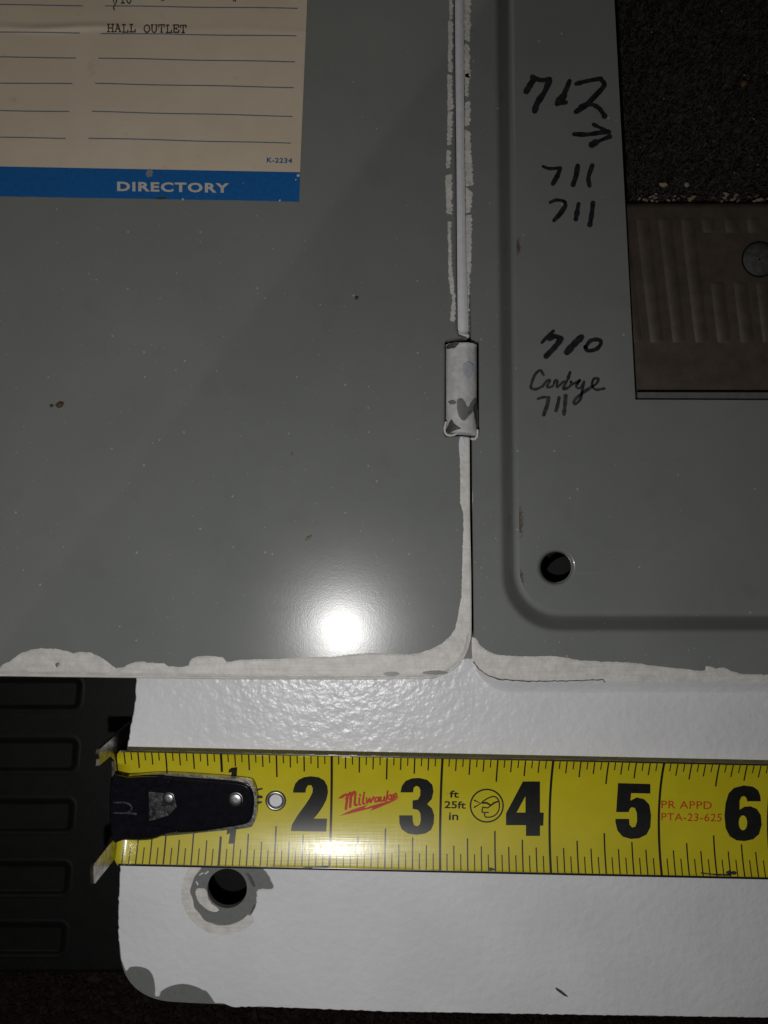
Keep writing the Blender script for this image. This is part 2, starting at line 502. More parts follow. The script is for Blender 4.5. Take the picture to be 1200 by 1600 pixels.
def pile(region, count, seed, zref):
    r = random.Random(seed); mb = MB(); vs_ = []; fs_ = []
    x0, y0, x1, y1 = region
    for _ in range(count):
        p = W(r.uniform(x0, x1), r.uniform(y0, y1), zref); p.z = zcarp(p.x, p.y)
        a = r.uniform(0, 6.283); L = r.uniform(1.2, 3.2); w = r.uniform(.07, .15); h = r.uniform(.3, 1.6)
        d = Vector((math.cos(a), math.sin(a), 0)); s = Vector((-d.y, d.x, 0))*w
        z0 = Vector((0, 0, -1.1)); m_ = p+d*L*.5+Vector((0, 0, h*.9))+z0*.4; e = p+d*L+Vector((r.uniform(-.4, .4), r.uniform(-.4, .4), h*.5))+z0*.4
        k = len(vs_)
        vs_ += [p-s+z0, p+s+z0, m_+s, m_-s, e]
        fs_ += [(k, k+1, k+2, k+3), (k+3, k+2, k+4)]
    mb.add(vs_, fs_)
    return mb
pb = pile((930, -260, 1420, 326), 26000, 3, -8.4)
q = pile((-120, 1500, 1350, 1720), 16000, 5, ZCARPET)
po = pb.build('carpet_pile', M['fibre'], fix=False)
po['kind'] = 'stuff'; po['label'] = 'dark grey fuzzy carpet pile seen through the panel opening'; po['category'] = 'carpet pile'
po = q.build('carpet_pile', M['fibre_brown'], fix=False)
po['kind'] = 'stuff'; po['label'] = 'very dark brown carpet pile along the bottom of the flange'; po['category'] = 'carpet pile'

# ------------------------------------------------------------------ black moulded plastic under the left end
ZB = -13.0
mat_root = thing('moulded_plastic_tray', 'black moulded plastic with recessed slots below the panel corner', 'plastic tray', W(-100, 1300, ZCARPET))
mb = MB()
def slot(x1, y0, y1, x0=-420): return rrect(x0, y0, x1, y1, 13, 6, skew=-0.07)
slots = [(122, 1152, 1207), (116, 1247, 1302), (110, 1345, 1400), (104, 1440, 1494), (128, 1058, 1110), (134, 962, 1014)]
outer = rrect(-640, 700, 560, 1514, 10, 4)
holes = []
for (x1, y0, y1) in slots:
    x1 -= 0.07*((y0+y1)/2-800)*-1-0  # undo skew about the picture's centre row
    holes.append(slot(x1, y0, y1))
top = [W(p[0], p[1], ZB) for p in outer]
mb.sheet(top, [[W(p[0], p[1], ZB) for p in h] for h in holes], 0)
e1 = [W(p[0], p[1], ZB-.15) for p in rrect(-641, 699, 561, 1516.5, 11, 4)]
e2 = [W(p[0], p[1], ZB-.9) for p in rrect(-643, 697, 563, 1519, 12, 4)]
e3 = [W(p[0], p[1], ZB-5) for p in rrect(-643, 697, 563, 1519, 12, 4)]
mb.loft([top, e1, e2, e3])
mb.build('tray_top', M['plastic_black'], mat_root)
for (x1, y0, y1), h in zip(slots, holes):
    mb = MB()
    cx = sum(p[0] for p in h)/len(h); cy = (y0+y1)/2
    def inset(h, d):
        out = []
        for i, p in enumerate(h):
            a = Vector(h[i-1]); b = Vector(h[(i+1) % len(h)]); t = (b-a).normalized(); nr = Vector((-t.y, t.x))
            out.append((p[0]+nr.x*d, p[1]+nr.y*d))
        return out
    l0 = [W(p[0], p[1], ZB) for p in h]
    rim = [W(p[0], p[1], ZB+.08) for p in inset(h, -1.5)]
    rim2 = [W(p[0], p[1], ZB+.06) for p in inset(h, 2.5)]
    l1 = [W(p[0], p[1], ZB-.7) for p in inset(h, 6)]
    l2 = [W(p[0], p[1], ZB-1.0) for p in inset(h, 10)]
    o_ = [W(p[0], p[1], ZB-.01) for p in inset(h, -4)]
    mb.loft([o_, rim, rim2, l1, l2]); mb.sheet(l2)
    mb.build('slot', M['plastic_black'], mat_root)

# ------------------------------------------------------------------ brown ribbed plastic below the breaker opening
ZR = -5.0
sill = thing('ribbed_plastic_sill', 'brown ribbed plastic strip seen through the panel opening', 'plastic strip', W(1180, 450, ZCARPET))
mb = MB()
prof = [(317, ZR-3.6), (318, ZR-1.2), (321, ZR-.3), (326, ZR), (570, ZR), (595, ZR-.1), (612, ZR-.35), (625, ZR-.8), (645, ZR-2)]
xs = [880, 1000, 1120, 1240, 1400, 1600]
loops = [[W(x, y, z) for x in xs] for (y, z) in prof]
mb.loft(loops, closed=False)
mb.build('sill_body', M['plastic_brown'], sill)
def rib(xb, yb, yt):
    mb = MB(); sl = 0.118; L0 = []
    w = 5.5; segs = []
    ys = [yb, yb-2.5, yb-6, (yb+yt)/2, yt+6, yt+2, yt]; hs = [0, .55, .95, 1.0, .95, .6, 0]
    for y, h in zip(ys, hs):
        x = xb+(y-yb)*sl
        row = []
        for t in (-1, -.6, -.25, .25, .6, 1):
            row.append(W(x+t*w*2.0, y, ZR-.02+h*.42*(1-abs(t)**1.8)))
        segs.append(row)
    mb.loft(segs, closed=False)
    mb.build('rib', M['plastic_brown'], sill)
for k, xb in enumerate([960, 993, 1027, 1062, 1097, 1132, 1168, 1203, 1238, 1273, 1308, 1343]):
    if 5 <= k <= 8:
        rib(xb, 536, 440); rib(xb-23.0, 364, 340)
    else: rib(xb, 536, 340)
mb = MB()
c = (1187, 405)
rings = [(27, -.2), (26, .5), (23, 1.1), (16, 1.5), (8, 1.65)]
mb.loft([[W(p[0], p[1], ZR+h) for p in circ(c[0], c[1], r, 28)] for r, h in rings])
mb.sheet([W(p[0], p[1], ZR+1.65) for p in circ(c[0], c[1], 8, 28)])
scr = mb.build('screw', M['screw'], sill, label='dull grey round screw head')
mb = MB()
for a in (0.3, 0.3+math.pi/2):
    dx, dy = math.cos(a)*7, math.sin(a)*7
    ribbon(mb, [(c[0]-dx, c[1]-dy), (c[0]+dx, c[1]+dy)], 3, lambda x, y: W(x, y, ZR+1.68))
mb.build('screw_slot', M['chip_dark'], scr)
mb = MB()
mb.sheet([W(p[0], p[1], ZR+.05) for p in circ(c[0], c[1], 28.5, 28)])
mb.build('washer', M['plastic_black'], scr)

# ------------------------------------------------------------------ the panel cover
cover = thing('electrical_panel_cover', 'grey steel breaker panel cover with open hinged door and white painted flange', 'panel cover', W(700, 800, -14))
ZF, ZP, ZI, ZD = 0.0, 3.0, -1.7, 5.0     # flange, raised frame, recess, door face

# flange: grey steel with the bolt hole
BH = (355, 1388, 31)
f_left = [(214, 1060), (212, 1100), (207, 1128), (203, 1150), (198, 1180), (194, 1230), (191, 1290), (189, 1345), (186, 1420), (186, 1470)]
f_corner = cr([(186, 1470), (189, 1500), (199, 1528), (220, 1550), (252, 1563), (300, 1567)], False, 5)
f_bot = [(300, 1567), (420, 1572), (600, 1579), (900, 1584), (1200, 1588.5), (1900, 1596)]
fo = f_left+f_corner[1:]+f_bot[1:]+[(1900, 1000), (1850, 985), (760, 985), (214, 985)]
mb = MB()
mb.sheet([W(p[0], p[1], ZF) for p in fo], [[W(p[0], p[1], ZF) for p in circ(*BH[:2], BH[2], 40)]], 1.5, True)
flange = mb.build('flange', M['chip'], cover)

# white paint on the flange, with the chips left open
pl = jag(f_left, 1.6, 5, .15, 1)
pc = jag([(187, 1470), (190, 1500), (197, 1517)], .8, 4, .2, 2)
chip1 = cr([(197, 1517), (203, 1511), (217, 1510), (232, 1515), (240, 1527), (243, 1545), (242.5, 1556)], False, 4)
mid = [(246, 1557), (248, 1556)]
chip2 = cr([(248, 1556), (251, 1549), (265, 1541), (285, 1537), (305, 1541), (318, 1547), (322, 1548), (329, 1556), (336, 1567)], False, 4)
pbm = jag([(336, 1567), (350, 1568), (362, 1573), (420, 1573), (600, 1580), (900, 1585), (1200, 1589.5), (1900, 1597)], 1.1, 5, .16, 3)
top_in = [(1900, 1090), (1200, 1090), (800, 1090), (700, 1088), (500, 1085), (215, 1080)]
# frame foot loop (the slope joins here); paint sheet runs under it
ring = jag(cr([(300, 1362), (296, 1378), (294, 1400), (298, 1425), (312, 1445), (336, 1455), (362, 1452), (385, 1438), (399, 1420), (402, 1400), (404, 1392), (427, 1390), (424, 1375), (414, 1360), (400, 1348), (350, 1344), (315, 1346)], True, 5), 1.2, 2.2, .4, 4, True)
po_ = pl+pc+chip1[1:]+mid+chip2[1:]+pbm[1:]+[(1900, 1040), (760, 1040), (740, 1030), (214, 1030)]
ZW = 0.24
mb = MB()
mb.sheet([W(p[0], p[1], ZW) for p in po_], [[W(p[0], p[1], ZW) for p in ring]], ZW-.01, flare=.22)
mb.build('flange_paint', M['white'], flange, label='white textured wall paint on the flange')

# cream primer ring and flakes about the bolt hole
def arc_band(cx, cy, r0, r1, a0, a1, n=24, amp=2.0, seed=0):
    o = []; i_ = []
    for k in range(n+1):
        a = math.radians(a0+(a1-a0)*k/n)
        q0 = r0+amp*noise.noise(Vector((k*.21, seed, 1))); q1 = r1+amp*.4*noise.noise(Vector((k*.5, seed, 9)))
        if k in (0, n): q0 = q1 = (r0+r1)/2
        o.append((cx+q1*math.cos(a), cy+q1*math.sin(a))); i_.append((cx+q0*math.cos(a), cy+q0*math.sin(a)))
    return o+i_[::-1]
mb = MB()
mb.sheet([W(p[0], p[1], 0.30) for p in arc_band(349, 1395, 51, 66, 38, 232, 40, 5, 2)], (), .28)
mb.build('primer_ring', M['cream'], flange, label='cream paint ring flaking around the bolt hole')
mb = MB()
fk = jag(cr([(306, 1391), (314, 1388), (322, 1391), (325, 1403), (331, 1412), (342, 1421), (336, 1425), (324, 1421), (313, 1412), (307, 1402)], True, 4), .9, 3, .4, 6, True)
mb.sheet([W(p[0], p[1], 0.16) for p in fk], (), .15)
mb.build('paint_flake', M['cream'], flange)
for kk, (a, b_, s) in enumerate([((321, 1365), (325, 1362), 2.4), ((312, 1367), (317, 1364), 2.0), ((307, 1378), (309, 1382), 2.2)]):
    mb = MB(); ribbon(mb, [a, b_], s, lambda x, y: W(x, y, .12)); mb.build('paint_flake', M['cream'], flange)
mb = MB()
dk = jag(cr([(384, 1364), (390, 1366), (395, 1374), (399, 1383), (397, 1386), (391, 1379), (388, 1371)], True, 4), .5, 3, .4, 8, True)
mb.sheet([W(p[0], p[1], 0.05) for p in dk])
mb.build('bare_spot', M['chip_dark'], flange)
mb = MB()
mb.sheet([W(p[0], p[1], 0.05) for p in jag(cr([(398, 1412), (401, 1416), (398, 1424), (391, 1430), (394, 1420)], True, 3), .4, 3, .4, 9, True)])
mb.build('bare_spot', M['chip_dark'], flange)

# raised frame
SK = 0.010
def rr(x0, y1, r, x1, y0): return rrect(x0, y0, x1, y1, r, 10, skew=SK)
def LZ(l, z): return [W(p[0], p[1], z) for p in l]
X1, Y0 = 1780, -620
frame_prof = [(737.0, 1080, 62, ZF+.1), (737.4, 1074, 57, ZF+.5), (737.8, 1068, 53, ZF+1.7), (738.2, 1063, 50, ZP-.45), (738.6, 1057, 46, ZP-.1), (739.2, 1052, 42, ZP)]
fl_loops = [LZ(rr(x0, y1, r, X1+(1052-y1)*-1, Y0+(1052-y1)), z) for (x0, y1, r, z) in frame_prof]
rec_prof = [(780, 990.5, 92, ZP), (783, 987, 89, ZP-.10), (786, 984, 86, ZP-.40), (789, 980.5, 83, ZP-1.05), (792, 976.5, 80, ZP-1.95), (796, 970.5, 76, ZP-3.10), (800, 964.5, 72, ZI+.30), (803, 960.5, 69, ZI-.09), (806.5, 957, 66, ZI-.08), (811, 953, 62, ZI)]
rc_loops = [LZ(rr(x0, y1, r, X1-60-(x0-780), Y0+60+(x0-780)), z) for (x0, y1, r, z) in rec_prof]
mb = MB()
mb.loft(fl_loops); slit = [(744.5, 536), (746, 532.5), (748.3, 536), (748.6, 678), (747, 683), (744.5, 683)]
slit = [W(p[0], p[1], ZP) for p in slit]
mb.sheet(fl_loops[-1], [rc_loops[0], slit])
mb.strip(slit, [Vector((p.x, p.y, 0.2)) for p in slit], smooth=False)
mb.loft(rc_loops)
frame = mb.build('raised_frame', M['grey_frame'], cover)

# white paint climbing the bottom slope of the frame
mb = MB()
sl = []
for (x0, y1, r, z) in frame_prof[:5]:
    l = rr(x0-1.5, y1+1.5, r, X1, Y0)
    seg = []
    for p in l[11:22]: pass
    # bottom-left corner then bottom run (index 11..21 is the corner with y max, x min)
    cor = l[11:22][::-1]            # from left side round to the bottom
    cor = cor[3:]
    run = [(x, cor[-1][1]) for x in (830, 880, 930, 990, 1060, 1130, 1200, 1300, 1450, 1650)]
    sl.append([W(p[0], p[1], z+.22) for p in cor+run])
mb.loft(sl[::-1], closed=False)
mb.build('slope_paint', M['white'], frame, label='white paint over the bottom step of the frame')

# cream band along the bottom of the frame's face
up = [(740, 996), (744, 1003), (750, 1012), (770, 1024), (800, 1028), (870, 1028.5), (910, 1035), (980, 1038), (1030, 1044), (1100, 1051), (1105, 1043), (1118, 1047), (1130, 1046), (1155, 1055), (1200, 1057), (1400, 1058), (1700, 1058)]
lo = [(1700, 1064), (1200, 1064), (940, 1063), (860, 1062), (800, 1060), (776, 1058.5), (757, 1051), (746, 1041), (741, 1030), (740, 1015)]
mb = MB()
mb.sheet([W(p[0], p[1], ZP+.11) for p in jag(jag(cr(up, False, 3), .8, 5, .2, 12), .8, 1.8, .5, 13)+lo], (), .10, flare=.4)
mb.build('frame_edge_paint', M['cream'], frame, label='cream overpaint along the bottom edge of the frame')
# hairline crack in that paint
mb = MB()
ck = jag([(741, 1034), (748, 1046), (762, 1056), (782, 1062), (830, 1065), (880, 1064), (942, 1062), (945, 1066)], 1.2, 4, .2, 15)
ribbon(mb, ck, 1.5, lambda x, y: W(x, y, ZP+.20), smooth=0, wob=.8)
mb.build('paint_crack', plain('brown_crack', (0.13, 0.095, 0.07), 0.8), frame)

# recessed panel with opening and screw hole
op = [(960+(0-0)*.0, 0)]
def opx(y): return 960+0.0525*y
OPN = [(opx(624.5), 624.5), (1640, 627), (1640, -440), (opx(-440), -440)]
SH = (868.5, 886, 23)
ro = rc_loops[-1]
op3 = [W(p[0], p[1], ZI) for p in OPN]
rings = [(34, 0.0), (31, .06), (29, .02), (27.5, -.12), (25.5, -.5), (24, -1.0), (23.3, -2.2)]
mb = MB()
h0 = [W(p[0], p[1], ZI) for p in circ(SH[0], SH[1], 34, 36)]
mb.sheet(ro, [op3, h0])
mb.loft([[W(p[0], p[1], ZI+z) for p in circ(SH[0], SH[1], r, 36)] for r, z in rings])
lw = [Vector((p.x, p.y, ZI-1.3)) for p in op3]
mb.strip(op3, lw, smooth=False)
recess = mb.build('recessed_panel', M['grey_recess'], cover)
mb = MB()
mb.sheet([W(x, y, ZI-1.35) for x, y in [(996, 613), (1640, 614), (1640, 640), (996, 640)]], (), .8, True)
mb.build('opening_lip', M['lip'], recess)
mb = MB()    # boss lying behind the screw hole
mb.sheet([W(p[0], p[1], -9) for p in circ(886, 903, 34, 24)], (), 4)
mb.build('screw_boss', M['plastic_black'], recess)
# marker writing
def zr(x, y): return W(x, y, ZI+.05)
def z2(p): return (640+p[0]/3.75, p[1]/3.75)
def z3(p): return (640+p[0]/3.75, 380+p[1]/3.75)
def writing(strokes, conv, mat, wob=.35):
    mb = MB()
    for k, (w, pts, sm) in enumerate(strokes):
        ribbon(mb, [conv(p) for p in pts], w*1.12, zr, dz=.004*k, smooth=sm, wob=wob, seed=k*3.3)
    mb.build('marker_writing', mat, recess)
writing([(9, [(684, 535), (705, 500), (732, 458)], 3), (7, [(720, 452), (770, 470), (820, 465)], 3), (9, [(818, 475), (790, 540), (750, 600), (733, 650)], 3),
         (7, [(937, 475), (915, 530), (885, 590)], 3), (10, [(905, 560), (870, 600)], 0), (6, [(862, 610), (915, 600)], 0),
         (6, [(975, 492), (1040, 475), (1122, 460)], 3), (7.5, [(1120, 465), (1140, 500), (1080, 570), (1030, 620), (975, 655)], 4), (6.5, [(1000, 625), (1060, 612), (1110, 635), (1142, 680)], 4)], z2, M['marker'])
writing([(6.5, [(963, 786), (1040, 788), (1110, 778), (1168, 772)], 3), (5.5, [(1078, 730), (1110, 745), (1170, 775)], 3), (6, [(1172, 800), (1120, 822), (1066, 850)], 3), (9, [(1090, 835), (1068, 848)], 0)], z2, M['marker'])
writing([(4.5, [(782, 975), (820, 988), (880, 984)], 3), (6.5, [(882, 986), (866, 1030), (840, 1076)], 3), (7, [(985, 972), (975, 1030), (958, 1082)], 3), (6.5, [(1070, 970), (1048, 1040), (1054, 1088)], 4)], z2, M['marker'])
writing([(4.5, [(824, 1186), (860, 1172), (905, 1180), (914, 1205)], 4), (6.5, [(914, 1205), (880, 1255), (846, 1292)], 3), (7, [(990, 1195), (982, 1240), (974, 1284)], 3), (7, [(1074, 1190), (1068, 1250), (1056, 1316)], 3)], z2, M['marker'])
writing([(5, [(775, 582), (810, 545), (842, 515)], 3), (7, [(820, 560), (850, 545), (888, 560)], 3), (8, [(885, 565), (850, 610), (800, 662)], 3), (9, [(1008, 550), (970, 585), (922, 638)], 3),
         (5.5, [(1030, 610), (1060, 572), (1105, 565), (1122, 585), (1095, 620), (1045, 630), (1028, 608)], 5)], z3, M['marker'])
writing([(4, [(785, 772), (765, 745), (735, 770), (715, 820), (712, 848), (740, 856), (780, 838)], 5), (3.6, [(780, 838), (805, 806), (822, 806), (805, 842), (838, 838), (852, 806), (866, 808), (862, 845), (892, 820), (905, 812)], 4),
         (4.2, [(940, 758), (925, 800), (900, 852), (922, 850), (948, 828), (945, 812)], 4), (3.6, [(945, 830), (985, 812), (1000, 800), (975, 840), (1000, 848), (1022, 812)], 4),
         (4.4, [(1022, 812), (1012, 860), (1000, 915), (970, 942), (966, 920), (1010, 880), (1058, 848)], 5), (3.8, [(1058, 848), (1095, 822), (1105, 795), (1080, 795), (1068, 830), (1090, 858), (1140, 852)], 5)], z3, M['marker_thin'])
writing([(3.6, [(752, 912), (785, 902), (814, 906)], 3), (5.2, [(814, 906), (806, 950), (786, 1005)], 3), (5, [(876, 905), (868, 945), (858, 980)], 3), (5.6, [(914, 895), (910, 950), (904, 1002)], 3)], z3, M['marker_thin'])

# hinge rail: pale strip between door and frame above the knuckle
mb = MB()
def bar(mb, L, R, z, thick, bev=.25):
    a = [W(*p, z) for p in L]; b = [W(*p, z) for p in R]
    a0 = [W(p[0]-.8, p[1], z-bev) for p in L]; b0 = [W(p[0]+.8, p[1], z-bev) for p in R]
    a1 = [Vector((p.x, p.y, z-thick)) for p in a0]; b1 = [Vector((p.x, p.y, z-thick)) for p in b0]
    mb.loft([b1, b0, b, a, a0, a1], closed=False)
    mb.add([a1[-1], a0[-1], a[-1], b[-1], b0[-1], b1[-1]], [(0, 1, 2, 3, 4, 5)])
LL = [(709, -560), (711.5, 0), (712.5, 130), (714, 250), (715, 400), (716, 515), (719, 521)]
RR = [(721, -560), (723.5, 0), (724, 130), (725, 250), (727, 400), (731, 515), (731, 523)]
bar(mb, LL, RR, 4.1, 3.2)
rail = mb.build('hinge_rail', M['lav'], cover, label='pale white painted hinge rail')
mb = MB()     # grey strip between rail and frame
bar(mb, [(721, -560), (724, 0), (727, 400), (730, 527)], [(733, -560), (735, 0), (738, 400), (741, 527)], 2.95, 2.0)
mb.build('rail_flange', M['grey_frame'], rail)
mb = MB()     # paint web at the foot of the rail
mb.sheet([W(p[0], p[1], 3.9) for p in jag(cr([(705, 502), (703, 514), (709, 523), (720, 528), (731, 528), (732, 522), (719, 520), (711, 512), (710, 503)], True, 4), .5, 3, .3, 3, True)], (), .6)
mb.build('rail_foot_paint', M['cream'], rail)

# frame side flakes (right of the rail)
def flakes(rows, z, mat, parent, seed, name='flaking_paint', th=.1, amp=1.5):
    for k, (l, r) in enumerate(rows):
        mb = MB()
        loop = jag(l, amp*.9, 2.0, .28, seed+k)+jag(list(reversed(r)), amp*1.9, 2.0, .36, seed+40+k)
        mb.sheet([W(p[0], p[1], z) for p in loop], (), th, flare=.12)
        mb.build(name, mat, parent)
flakes([([(725.5, -300), (725.5, -10), (726, 60)], [(734, -300), (735, -10), (734, 64)]),
        ([(726, 68), (726, 120)], [(732, 70), (734, 122)]), ([(726.5, 116), (727, 148)], [(733, 114), (731, 150)]),
        ([(727, 160), (727, 196)], [(734, 158), (734, 194)]), ([(727, 202), (728, 290)], [(734, 206), (739, 288)]),
        ([(728, 292), (728, 332)], [(737, 300), (736, 330)]), ([(728, 336), (729, 420), (730, 470), (731, 516)], [(737, 336), (736, 400), (732, 470), (733, 516)])], ZP+.12, M['flaky'], frame, 20)

# door
dr = [(735, -1), (709, -560)]
door_r = [(708, -560), (709.5, 0), (710.5, 130), (712, 250), (713, 400), (714, 515), (717, 524), (729, 528), (729, 532), (696, 533), (694.8, 537), (694.5, 678), (696, 681), (733, 682), (733.5, 800), (735.5, 900), (736, 975)]
door_c = cr([(736, 975), (735, 1000), (727, 1024), (711, 1044), (688, 1056), (655, 1060.5)], False, 5)
door_b = [(500, 1060.5), (350, 1060), (200, 1058), (0, 1056), (-620, 1050)]
do_ = door_r+door_c[1:]+door_b+[(-620, -560)]
def inset_loop(h, d):
    out = []
    for i, p in enumerate(h):
        a = Vector(h[i-1]); b = Vector(h[(i+1) % len(h)]); t = (b-a).normalized(); nr = Vector((-t.y, t.x))
        out.append((p[0]+nr.x*d, p[1]+nr.y*d))
    return out
mb = MB()
d0 = [W(p[0], p[1], ZD) for p in inset_loop(do_, 3.2)]
d1 = [W(p[0], p[1], ZD-.08) for p in inset_loop(do_, 1.6)]
d2 = [W(p[0], p[1], ZD-.30) for p in inset_loop(do_, .4)]
d3 = [W(p[0], p[1], ZD-.6) for p in do_]
d4 = [Vector((p.x, p.y, ZD-1.6)) for p in d3]
mb.sheet(d0); mb.loft([d0, d1, d2, d3, d4][::-1])
mb.add(d4, [tuple(range(len(d4)))], down=True)
door = mb.build('door', M['grey_door'], cover, label='plain grey painted door, opened flat')

# cream overpaint along the door's bottom and hinge edge
def z6(p): return (p[0]/1.875, 960+p[1]/1.875)
ub = [z6(p) for p in [(-500, 165), (0, 165), (10, 152), (28, 143), (60, 120), (90, 109), (120, 105), (160, 106), (190, 112), (215, 119), (235, 115), (265, 117), (300, 135), (318, 148), (338, 163), (362, 160), (385, 148), (410, 143), (440, 147), (478, 149), (490, 157), (520, 160), (556, 156), (563, 134), (580, 129), (610, 127), (650, 130), (662, 145), (720, 138), (800, 136), (850, 135), (880, 130), (960, 130), (1020, 124), (1080, 118), (1140, 120), (1200, 123)]]
ub += [(655, 1023), (675, 1017), (692, 1008), (705, 997), (714, 984), (718, 965), (724, 930), (725, 880), (727, 830), (726, 800), (722, 785), (722, 740), (721, 700), (720, 684)]
ubj = jag(jag(ub, .8, 4, .22, 31), .9, 1.6, .55, 33)
rb = [(731, 684), (731.5, 800), (733.5, 900), (734, 975)]+[(p[0]-2.0, p[1]-1.8) for p in door_c[1:]]+[(p[0], p[1]-2.4) for p in door_b[:-1]]+[(-266, 1051)]
chipA = jag(cr([(596, 1055.5), (602, 1051), (615, 1049), (622, 1051), (621, 1056), (608, 1057)], True, 3), .4, 3, .3, 1, True)
chipB = jag(cr([(655, 1055), (664, 1050), (684, 1048), (705, 1047), (699, 1051), (684, 1055), (668, 1056.5)], True, 3), .4, 3, .3, 2, True)
chipC = jag(cr([(83, 1038), (86, 1034), (92, 1033), (95, 1037), (91, 1044), (86, 1045)], True, 3), .4, 3, .3, 5, True)
mb = MB()
ZPD = ZD+.11
mb.sheet([W(p[0], p[1], ZPD) for p in ubj+rb], [[W(p[0], p[1], ZPD) for p in h] for h in (chipA, chipB, chipC)], .10, flare=.4)
mb.build('door_edge_paint', M['cream'], door, label='cream overpaint along the bottom and hinge edge of the door')
# paint rolled over the bottom edge
mb = MB()
edge = [(733.5, 990), (727, 1018), (711, 1040), (688, 1053), (655, 1058), (500, 1058.6), (350, 1058), (200, 1056.2), (0, 1053.5), (-260, 1051)]
edge = cr(edge, False, 6)
E = []
for (off, z) in ((-4.5, ZD+.16), (-1.5, ZD+.17), (.8, ZD+.05), (2.6, ZD-.3), (3.2, ZD-.9)):
    row = []
    for i, p in enumerate(edge):
        a = Vector(edge[max(0, i-1)]); b = Vector(edge[min(len(edge)-1, i+1)]); t = (b-a).normalized(); nr = Vector((-t.y, t.x))*-1
        wv = .5*noise.noise(Vector((p[0]*.1, p[1]*.1, 3)))
        if nr.y < 0 and abs(nr.y) > abs(nr.x): nr = -nr
        if nr.x < 0 and abs(nr.x) >= abs(nr.y): nr = -nr
        row.append(W(p[0]+nr.x*(off+wv), p[1]+nr.y*(off+wv), z))
    E.append(row)
mb.loft(E, closed=False)
mb.build('edge_bead', plain('thick_white_bead_paint', (0.55, 0.54, 0.52), 0.4, var=0.15, vscale=.5, bmp=.4, bscale=1.2), door)
# chips showing grey through the bead
for k, cc in enumerate(((612, 1053, 13, 3.2), (680, 1051, 20, 3.4))):
    mb = MB()
    mb.sheet([W(p[0], p[1], ZD+.20) for p in jag(circ(cc[0], cc[1], cc[2], 18, cc[3]), .8, 3, .3, 50+k, True)])
    mb.build('paint_chip', M['chip'], door)
# flakes along the hinge edge of the door
flakes([([(702, -200), (703, -10), (703, 30)], [(707, -200), (708, -8), (706, 28)]), ([(701, 32), (701, 110)], [(707, 34), (706, 112)]),
        ([(700, 116), (700, 172)], [(706, 118), (707, 170)]), ([(700, 174), (699.5, 226)], [(707, 174), (705, 224)]), ([(699, 234), (698, 262)], [(704, 236), (703, 260)]),
        ([(697, 274), (698, 332)], [(705, 272), (706, 334)]), ([(700, 346), (701, 380), (702, 430), (705, 460)], [(704, 346), (705, 380), (706, 420), (710, 456)]),
        ([(708, 458), (706, 480), (704, 500)], [(711, 458), (711, 480), (710, 502)])], ZD+.10, M['flaky'], door, 60, amp=1.6)

# hinge knuckle
KX0, KX1, KY0, KY1 = 696.5, 745.0, 535, 679
KZ = 3.4; KH = 2.6
def zk(x, y, lift=0.0):
    t = (x-(KX0+KX1)/2)/((KX1-KX0)/2); t = max(-1, min(1, t))
    return W(x, y, KZ+KH*math.sqrt(max(0, 1-t*t))*.95+lift)
mb = MB()
ts = [math.cos(math.pi*(1-k/18)) for k in range(19)]
rows = []
for j in range(17):
    y = KY0+(KY1-KY0)*j/16
    row = []
    for t in ts:
        x = (KX0+KX1)/2+t*(KX1-KX0)/2
        yy = y
        if j == 16: yy = y-4+5*t*t+(1.5*t)
        if j == 0: yy = y+4*abs(t)**3
        p = zk(x, yy); p.z += .30*noise.noise(Vector((x*.12, yy*.07, 1)))+.10*noise.noise(Vector((x*.35, yy*.3, 4)))
        row.append(p)
    rows.append(row)
mb.loft(rows[::-1], closed=False)
n_ = len(ts)
for r_, rev in ((rows[0], False), (rows[-1], True)):
    f_ = list(range(n_)); mb.add(r_, [tuple(f_[::-1] if rev else f_)])
knuckle = mb.build('hinge_knuckle', M['knuckle'], cover, label='chipped white painted hinge barrel')
def kchip(pts, mat, lift, name='paint_chip', seed=0):
    mb = MB(); P = jag(cr(pts, True, 4), .5, 2.5, .3, seed, True)
    # fan from a dense fill so that it follows the barrel
    flat = [Vector((p[0], p[1], 0)) for p in P]
    xs_ = [p[0] for p in P]; ys_ = [p[1] for p in P]
    V = []; F = []
    st = 2.0; idx = {}
    nx = int((max(xs_)-min(xs_))/st)+2; ny = int((max(ys_)-min(ys_))/st)+2
    def inside(x, y):
        c = False; j = len(P)-1
        for i in range(len(P)):
            if (P[i][1] > y) != (P[j][1] > y) and x < (P[j][0]-P[i][0])*(y-P[i][1])/(P[j][1]-P[i][1])+P[i][0]: c = not c
            j = i
        return c
    st = 1.0
    nx = int((max(xs_)-min(xs_))/st)+2; ny = int((max(ys_)-min(ys_))/st)+2
    for j in range(ny):
        for i in range(nx):
            x = min(xs_)+i*st; y = min(ys_)+j*st
            if not inside(x+.5*st, y+.5*st): continue
            q = []
            for (a, b) in ((i, j+1), (i+1, j+1), (i+1, j), (i, j)):
                if (a, b) not in idx:
                    idx[(a, b)] = len(V); V.append(zk(min(xs_)+a*st, min(ys_)+b*st, lift))
                q.append(idx[(a, b)])
            F.append(tuple(q))
    mb.add(V, F, True); mb.build(name, mat, knuckle)
kchip([z3(p) for p in [(278, 925), (305, 912), (322, 930), (340, 962), (362, 930), (386, 908), (388, 958), (352, 1008), (316, 1040), (285, 1002)]], M['chip'], .30, seed=1)
kchip([z3(p) for p in [(340, 985), (360, 975), (366, 990), (350, 1004)]], M['chip_dark'], .30, seed=2)
kchip([z3(p) for p in [(216, 1106), (228, 1060), (246, 1035), (262, 1062), (298, 1086), (262, 1098), (238, 1112)]], M['chip_dark'], .37, seed=3)
kchip([z3(p) for p in [(216, 618), (222, 598), (260, 580), (290, 582), (268, 612)]], M['chip_dark'], .37, seed=4)
